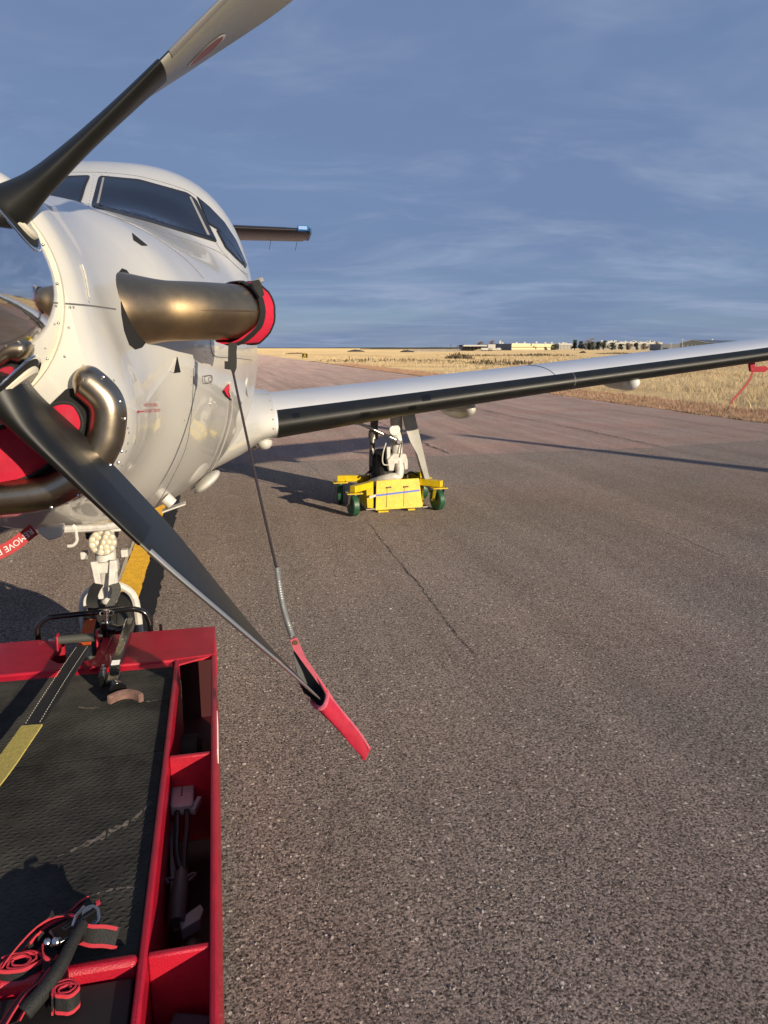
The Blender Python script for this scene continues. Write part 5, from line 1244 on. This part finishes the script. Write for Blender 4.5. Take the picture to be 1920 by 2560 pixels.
# runway marker stakes
for i, (px, Y) in enumerate(((709, 150), (873, 96))):
    x = fx(px, Y); single('edge_marker', ['thin pale marker stake near the far taxiway bend', 'short dark edge light in the grass right of the sign'][i], 'marker', MB().add(cyl((x, Y, -.06), (x, Y, .75 - .35 * i), .035, 8)).add(lathe((x, Y, .75 - .35 * i), (0, 0, 1), [(0, .06), (.08, .06), (.14, .02)], 10)), [WHITEP, BLACKR][i], (x, Y, 0), False)

# buildings along the horizon
def bld(name, label, x0, x1, y0, y1, h, wall, roof=None, base=None):
    t = Thing(name, label, 'building', ((x0 + x1) / 2, (y0 + y1) / 2, -.06), local=False); t.x0, t.x1, t.y0, t.y1, t.h = x0, x1, y0, y1, h
    t.part('wall', box(((x0 + x1) / 2, (y0 + y1) / 2, h / 2 - .06), (x1 - x0, y1 - y0, h)), wall, smooth=0)
    if roof: t.part('roof', box(((x0 + x1) / 2, (y0 + y1) / 2, h + .1), (x1 - x0 + .8, y1 - y0 + .8, .35)), roof, smooth=0)
    return t
WB = mat('white_cladding', (.70, .68, .62), .6, noise=.1, nscale=.3); CB = mat('cream_cladding', (.78, .68, .40), .6, noise=.06, nscale=.2); GB_ = mat('grey_cladding', (.20, .21, .22), .6, noise=.1, nscale=.3)
TB = mat('tan_cladding', (.50, .44, .33), .7, noise=.15, nscale=.3); DKW = mat('dark_window_band', (.05, .06, .07), .2)
# white flat-roofed terminal
Y = 430
t = bld('terminal_building', 'low white flat-roofed building at the left end of the far row', fx(1166, Y), fx(1238, Y), Y, Y + 22, fz(866, Y), TB)
t.part('roof', MB().add(box(((fx(1155, Y) + fx(1213, Y)) / 2, Y + 8, fz(864.2, Y))  , (fx(1213, Y) - fx(1155, Y), 32, .8))), WB, smooth=0)
t.part('white_block', box(((fx(1218, Y) + fx(1236, Y)) / 2, Y + 4, fz(869, Y) / 2 + 1.2), (fx(1236, Y) - fx(1218, Y), 16, 3.0)), WB, smooth=0)
t.part('grey_bay', box(((fx(1155, Y) + fx(1165, Y)) / 2, Y + 8, 1.6), (fx(1165, Y) - fx(1155, Y), 18, 3.2)), GB_, smooth=0)  # grey part at the left end of the building
for k in range(5): t.part('window', box((fx(1172 + k * 9, Y), Y - .05, 1.5), (1.2, .12, 1.1)), DKW, smooth=0)
# cream and grey hangar
Y = 520
hx0, hx1, hx2 = fx(1245.5, Y), fx(1279, Y), fx(1386, Y + 60)
t = Thing('cream_hangar', 'long cream hangar with grey end wall and dark band in the far row', 'hangar', (hx1, Y, -.06), local=False)
hh = fz(859.5, Y)
q0, q1, q2, q3 = (hx1, Y), (hx2, Y + 60), (hx2 - 14, Y + 110), (hx0 - 3, Y + 26)
t.part('wall', prism([(a, b, -.06) for a, b in (q0, q1, q2, q3)], (0, 0, hh)), CB, smooth=0)
def face(a, b, z0, z1, off):
    d = Vector((b[0] - a[0], b[1] - a[1], 0)).normalized(); n_ = Vector((d.y, -d.x, 0))
    return [Vector((a[0], a[1], z0)) + n_ * off, Vector((b[0], b[1], z0)) + n_ * off, Vector((b[0], b[1], z1)) + n_ * off, Vector((a[0], a[1], z1)) + n_ * off], n_
for nm, z0, z1, m in (('dark_band', hh * .44, hh * .52, DKW), ('roof_edge', hh * .90, hh + .25, mat('cream_trim', (.80, .74, .52), .6)), ('door_rail', .02, .55, TB)):
    v, n_ = face(q0, q1, z0, z1, .05); t.part(nm, prism(v, n_ * .15), m, smooth=0)
v, n_ = face(q3, q0, 0, hh + .1, .05); t.part('grey_end_wall', prism(v, n_ * .2), GB_, smooth=0)
v, n_ = face((hx1 - 6.5, Y + 4), (hx1 - 2.5, Y + 1.6), 0, 1.5, .5); t.part('hangar_door', prism(v, n_ * .2), DKW, smooth=0)
for k, (px, h) in enumerate(((1251, 4.0), (1257, 1.6), (1292, 2.0), (1312, 2.4), (1342, 2.8), (1364, 1.8), (1380, 2.2))):
    t.part('roof_vent', box((fx(px, Y + 20), Y + 22, hh + h / 4), (1.3, 1.3, h / 2 + .6)), WB, smooth=0)
# parked trucks and trailers by the terminal
TRL = ['small white trailer parked left of the cream hangar', 'white box van parked beside the terminal', 'tan trailer with its side to the field', 'pale camper parked nearest the hangar wall', 'low white pickup at the end of the parking row']
for k, px in enumerate((1208, 1215, 1224, 1233, 1246)):
    Y = 405 + k * 4; x = fx(px, Y); tr = Thing('parked_vehicle', TRL[k], 'vehicle', (x, Y, -.06), group='vehicles parked by the far terminal', local=False)
    tr.part('body', box((x, Y, 1.0), (2.3, 2.0, 1.25)), [WB, WB, TB, WB, WB][k], bevel=.1); tr.part('cab', box((x + 1.4, Y, .8), (.7, 1.8, .8)), [WB, GB_, TB, WB, GB_][k], bevel=.1)
    for s in (-.7, .8): tr.part('wheel', lathe((x + s, Y - .95, .28), (0, 1, 0), [(0, .3), (.2, .3)], 12), TYRE)
# ribbed white warehouse behind the trees
Y = 760
for (p0, p1, top, lab, nm) in ((1397, 1432, 859.5, 'short white ribbed warehouse just right of the cream hangar', 'ribbed_warehouse'), (1500, 1655, 857.0, 'long pale ribbed warehouse behind the dark trees', 'ribbed_warehouse')):
    t = bld(nm, lab, fx(p0, Y), fx(p1, Y), Y, Y + 60, fz(top, Y), mat('ribbed_wall', (.56, .50, .40), .7))
    t.o['group'] = 'ribbed warehouses behind the trees'
    n = int((p1 - p0) / 3.2); mb = MB()
    for k in range(n): t.part('rib', box((fx(p0 + (k + .5) * (p1 - p0) / n, Y), Y - .2, (t.h - 1.4) / 2), (.55, .4, t.h - 1.4)), WB, smooth=0)
    t.part('parapet', box(((t.x0 + t.x1) / 2, Y - .1, t.h - .4), (t.x1 - t.x0, .9, 1.6)), WB, smooth=0)
    rr = random.Random(p0)
    for k in range(int((p1 - p0) / 9)): t.part('roof_unit', box((fx(p0 + rr.uniform(2, p1 - p0 - 2), Y), Y + 8, t.h + rr.uniform(.3, .9)), (rr.uniform(1, 3), 2, 1.4)), WB, smooth=0)
# upper white parapet of the store to the right
Y = 700
t = bld('white_store', 'long white building with roof units behind the grey hangar', fx(1560, Y), fx(1716, Y), Y + 80, Y + 120, fz(852.5, Y), WB)
rr = random.Random(5)
for k in range(14): t.part('roof_unit', box((fx(rr.uniform(1564, 1714), Y), Y + 84, t.h + .3), (rr.uniform(1, 3), 2, rr.uniform(.8, 2.4))), WB, smooth=0)
Y = 480
t = bld('low_dark_shed', 'low dark shed between the trees and the grey hangar', fx(1652, Y), fx(1702, Y), Y, Y + 20, fz(859.8, Y), GB_)
t.part('door', box((fx(1664, Y), Y - .1, .9), (3, .2, 1.8)), DKW, smooth=0)
# dark gabled hangar
Y = 400
gx0, gxp, gx1 = fx(1699, Y), fx(1728, Y), fx(1768, Y); ze, zp = fz(858.5, Y), fz(850.5, Y)
t = Thing('grey_gabled_hangar', 'large dark grey hangar with a low gable and long roof at the right', 'hangar', (gxp, Y, -.06), local=False)
DG = mat('dark_grey_cladding', (.045, .052, .056), .6, noise=.1, nscale=.3)
t.part('wall', prism([(gx0, Y, -.06), (gx1, Y, -.06), (gx1, Y, ze + .2), (gxp, Y, zp), (gx0, Y, ze)], (60, 70, 0)), DG, smooth=0)
t.part('roof', prism([(gx0 - .4, Y - .3, ze - .05), (gxp, Y - .3, zp), (gx1 + .4, Y - .3, ze + .1), (gx1 + .4, Y - .3, ze + .4), (gxp, Y - .3, zp + .35), (gx0 - .4, Y - .3, ze + .3)], (60.5, 71, 0)), mat('slate_roof', (.10, .115, .13), .5), smooth=0)
for k in range(6): t.part('wall_panel', box((gx0 + 2 + k * 2.1, Y - .06, ze - 1.3), (.9, .1, 1.0)), GB_, smooth=0)
t.part('roof_vent', box((fx(1760, Y + 50), Y + 40, zp + .6), (1, 1, 1)), WB)
# far fence line of pale wall on the left
Y = 360
for k, (p0, p1) in enumerate(((1030, 1092), (1092, 1152))):
    t = Thing('white_perimeter_wall', ['left half of the low pale perimeter wall across the field', 'right half of the low pale perimeter wall, ending at the terminal'][k], 'wall', (fx(p0, Y), Y, -.06), local=False)
    t.part('wall', box(((fx(p0, Y) + fx(p1, Y)) / 2, Y, .35), (fx(p1, Y) - fx(p0, Y) - .1, .3, .8)), mat('pale_wall', (.48, .42, .36), .8, noise=.3, nscale=.5), smooth=0)
    t.part('coping', box(((fx(p0, Y) + fx(p1, Y)) / 2, Y, .77), (fx(p1, Y) - fx(p0, Y) - .1, .4, .06)), WB, smooth=0)
# utility poles
PL = ['tallest utility pole left of the terminal', 'thin utility pole between two taller ones', 'utility pole nearest the terminal roof', 'slim white light mast rising behind the wing', 'white mast beside the gabled hangar']
for k, (px, py, Y) in enumerate(((1127, 860.5, 420), (1143, 863, 440), (1158, 858.5, 430), (1677, 857, 380), (1705, 846.5, 380))):
    x = fx(px, Y); z = fz(py, Y); m = [BLACKR, BLACKR, BLACKR, WB, WB][k]
    single('utility_pole', PL[k], 'pole', MB().add(cyl((x, Y, -.06), (x, Y, z), .14, 8, .09)).add(box((x, Y, z - .5), (1.4, .1, .12))), m, (x, Y, 0), False, group='poles along the far row')
# trees
LEAFD = mat('conifer_leaf', (.075, .088, .055), .8, noise=.5, nscale=.8); BARE = mat('bare_twigs', (.28, .21, .14), .9, noise=.3, nscale=1); BARK = mat('bark', (.09, .07, .05), .9); SHR = mat('shrub_leaf', (.24, .18, .10), .9, noise=.5, nscale=1)
def tree(label, px, py, Y, w, kind, nm):
    rr = random.Random(int(px * 7)); x = fx(px, Y); h = fz(py, Y); t = Thing(nm, label, 'tree', (x, Y, -.06), group='trees along the far buildings', local=False)
    mb = MB().add(tube([(x, Y, -.06), (x + .1, Y, h * .5), (x, Y, h * .9)], [.22, .14, .04], 8))
    for k in range(8):
        a = rr.uniform(0, 6.28); z = h * rr.uniform(.2, .75); r = w * .42 * (1 - z / h * (.8 if kind == 'c' else .3)); mb.add(tube([(x, Y, z), (x + r * math.cos(a), Y + r * math.sin(a), z + r * .5)], [.09, .02], 5))
    t.part('trunk', mb, BARK)
    V = []; F = []; n = 900 if kind != 'b' else 700
    cl = [(rr.gauss(0, .30), rr.gauss(0, .30), rr.uniform(.15, .97)) for _ in range(16)]
    for _ in range(n):
        cx, cy, cz = rr.choice(cl); zz_ = min(.99, max(.08, cz + rr.gauss(0, .07))); rad_ = (1 - zz_) ** .7 * 1.05 + .12 if kind == 'c' else math.sqrt(max(.02, 1 - (2 * zz_ - 1.05) ** 2))
        p = Vector((x + (cx * rad_ + rr.gauss(0, .10)) * w, Y + (cy * rad_ + rr.gauss(0, .10)) * w, zz_ * h)); s = (.26 if kind == 'c' else .22 if kind == 'd' else .08) * rr.uniform(.6, 1.5)
        d1 = Vector((rr.gauss(0, 1), rr.gauss(0, 1), rr.gauss(0, 1))).normalized(); d2 = d1.orthogonal().normalized(); L_ = s * (1.4 if kind != 'b' else 12)
        k = len(V); V += [p - d1 * L_ - d2 * s * .4, p - d1 * L_ * .2 + d2 * s, p + d1 * L_, p - d1 * L_ * .1 - d2 * s]; F.append((k, k + 1, k + 2, k + 3))
    t.part('crown', (V, F), LEAFD if kind != 'b' else BARE, smooth=0)
TR = [(1437, 850.5, 560, 5.0, 'c', 'tall dark conifer immediately left of the bare tan tree'), (1476, 845.5, 580, 8.5, 'b', 'large bare tan tree standing among the conifers'), (1452, 853, 555, 4.2, 'c', 'narrow dark conifer in front of the bare tan tree'),
      (1388, 861, 560, 4.2, 'd', 'round dark tree at the right end of the cream hangar'), (1473, 858, 550, 3.6, 'd', 'small dark bush tree at the foot of the bare tree'), (1495, 854, 560, 3.6, 'd', 'slim dark tree just right of the bare tree'),
      (1510, 851.5, 560, 5.2, 'd', 'broad round evergreen in front of the long warehouse'), (1531, 857, 570, 5.4, 'd', 'pair-like low evergreen right of the broad round one'), (1553, 860, 570, 3.4, 'd', 'small evergreen low before the middle of the warehouse'),
      (1570, 858, 575, 5.0, 'b', 'bare brown tree before the middle of the warehouse'), (1590, 857, 575, 3.6, 'd', 'dark evergreen right of the middle bare tree'), (1613, 859, 575, 4.5, 'b', 'bushy bare tree near the right end of the warehouse'),
      (1640, 856, 560, 6.0, 'b', 'wide reddish bare tree left of the dark shed'), (1202, 854.5, 640, 5.5, 'b', 'pale bare tree rising behind the terminal roof'), (1232, 851.5, 640, 4.2, 'b', 'bare tree between the terminal and the cream hangar'), (1481, 855, 552, 3.2, 'c', 'small pointed conifer right under the bare crown')]
for a in TR: tree(a[5], a[0], a[1], a[2], a[3], a[4], {'c': 'conifer_tree', 'd': 'evergreen_tree', 'b': 'bare_tree'}[a[4]])
# shrubs scattered over the field
SH = ['shrub near the pavement seen just above the wing root', 'long dark shrub patch in the middle of the field', 'low dark shrub right of the long patch', 'isolated tall green shrub before the terminal', 'dark shrub above the middle of the wing', 'small round dark shrub before the warehouse', 'low brown shrub below the conifers', 'spreading brown shrub above the boot joint', 'grey shrub before the perimeter wall', 'flat brown shrub in front of the hangar']
for k, (px, py, w, h) in enumerate(((740, 884, 3, .5), (960, 902, 9, .55), (1060, 905, 6, .5), (1148, 897, 2.2, 1.3), (1255, 908, 4, .7), (1457, 882, 1.0, .9), (1358, 888, 7, .7), (1545, 884, 6, .6), (1200, 889, 5, .5), (1290, 890, 6, .6))):
    r_ = far(px, py, 1) - Vector((0, 0, CAM_H)); f = -CAM_H / r_.z; x, Y = r_.x * f, r_.y * f; rr = random.Random(k + 40)
    t = Thing('field_shrub', SH[k], 'shrub', (x, Y, -.06), group='shrubs scattered over the dry field', local=False); V = []; F = []
    for _ in range(240):
        a = rr.uniform(0, 6.28); q = math.sqrt(rr.random()); p = Vector((x + q * w * math.cos(a), Y + q * w * 1.6 * math.sin(a), -.05)); hh_ = .8 * h * rr.uniform(.2, 1) * (1.1 - q * q * .8); d = Vector((rr.gauss(0, .35), rr.gauss(0, .35), 1)).normalized(); s = Vector((rr.gauss(0, 1), rr.gauss(0, 1), 0)).normalized() * .05 * (1 + Y / 90)
        n = len(V); V += [p - s, p + s, p + d * hh_ + s * .6, p + d * hh_ - s * .6]; F.append((n, n + 1, n + 2, n + 3))
    t.part('branches', (V, F), SHR, smooth=0)
# far ridge, earth mounds
def ridge(name, px0, px1, Y, tops, m):
    V = []; n = len(tops)
    for i, py in enumerate(tops): p = far(px0 + (px1 - px0) * i / (n - 1), py, Y); V += [(p.x, Y, -2), (p.x, Y, p.z), (p.x, Y + 250, p.z * .9), (p.x, Y + 500, -2)]
    F = [(4 * i + a, 4 * i + a + 1, 4 * i + a + 5, 4 * i + a + 4) for i in range(n - 1) for a in range(3)]
    return make(name, (V, F), m, smooth=60, kind='structure')
rr = random.Random(2)
ridge('far_ridge', -2600, 4200, 3200, [869.2 - .5 * math.sin(i * .21) - .8 * rr.random() for i in range(180)], mat('far_scrub', (.075, .085, .085), .95, noise=.4, nscale=.01))
ridge('near_rise', 900, 1160, 900, [871.6, 871, 870.6, 870.2, 870, 870.1, 870.6, 871, 871.6], mat('scrub_rise', (.13, .12, .09), .95, noise=.4, nscale=.05))
for k, (p0, p1, py, b, Y) in enumerate(((868, 912, 874.2, 879, 330), (1000, 1036, 874.8, 880, 300))):
    x0, x1, z = fx(p0, Y), fx(p1, Y), fz(py, Y); ln = x1 - x0; prof = [max(.02, math.sin(math.pi * i / 14)) ** .6 for i in range(15)]
    v = loft([[Vector((x0 + ln * i / 14, Y - 3 * q, -.06)), Vector((x0 + ln * i / 14, Y - 1.0 * q, z * q * (.85 + .3 * rr.random()))), Vector((x0 + ln * i / 14, Y + 1.5 * q, z * q * .9)), Vector((x0 + ln * i / 14, Y + 4 * q, -.06))] for i, q in enumerate(prof)], True)
    single('earth_mound', ['dark earth mound beyond the taxiway, the left one', 'dark flat earth mound nearer the terminal'][k], 'mound', v, mat('dark_earth', (.055, .05, .045), .95, noise=.4, nscale=.4), (x0, Y, -.06), False, group='earth mounds on the field')
# tapered post added out of view on the right to cast the taxiway shadow
tipS = Vector((1.40, 13.55, 0)); Hm = 4.3; bs = tipS - SUN_H.to_3d() * (Hm / math.tan(SUN_EL))
single('added_shadow_caster', 'tapered grey shadow caster added out of view to the right', 'shadow caster', MB().add(tube([(bs.x, bs.y, 0), (bs.x, bs.y, Hm)], [.33, .10], 20)).add(lathe((bs.x, bs.y, 0), (0, 0, 1), [(0, .5), (.06, .5), (.08, .36)], 20)), GB_, (bs.x, bs.y, 0), False)
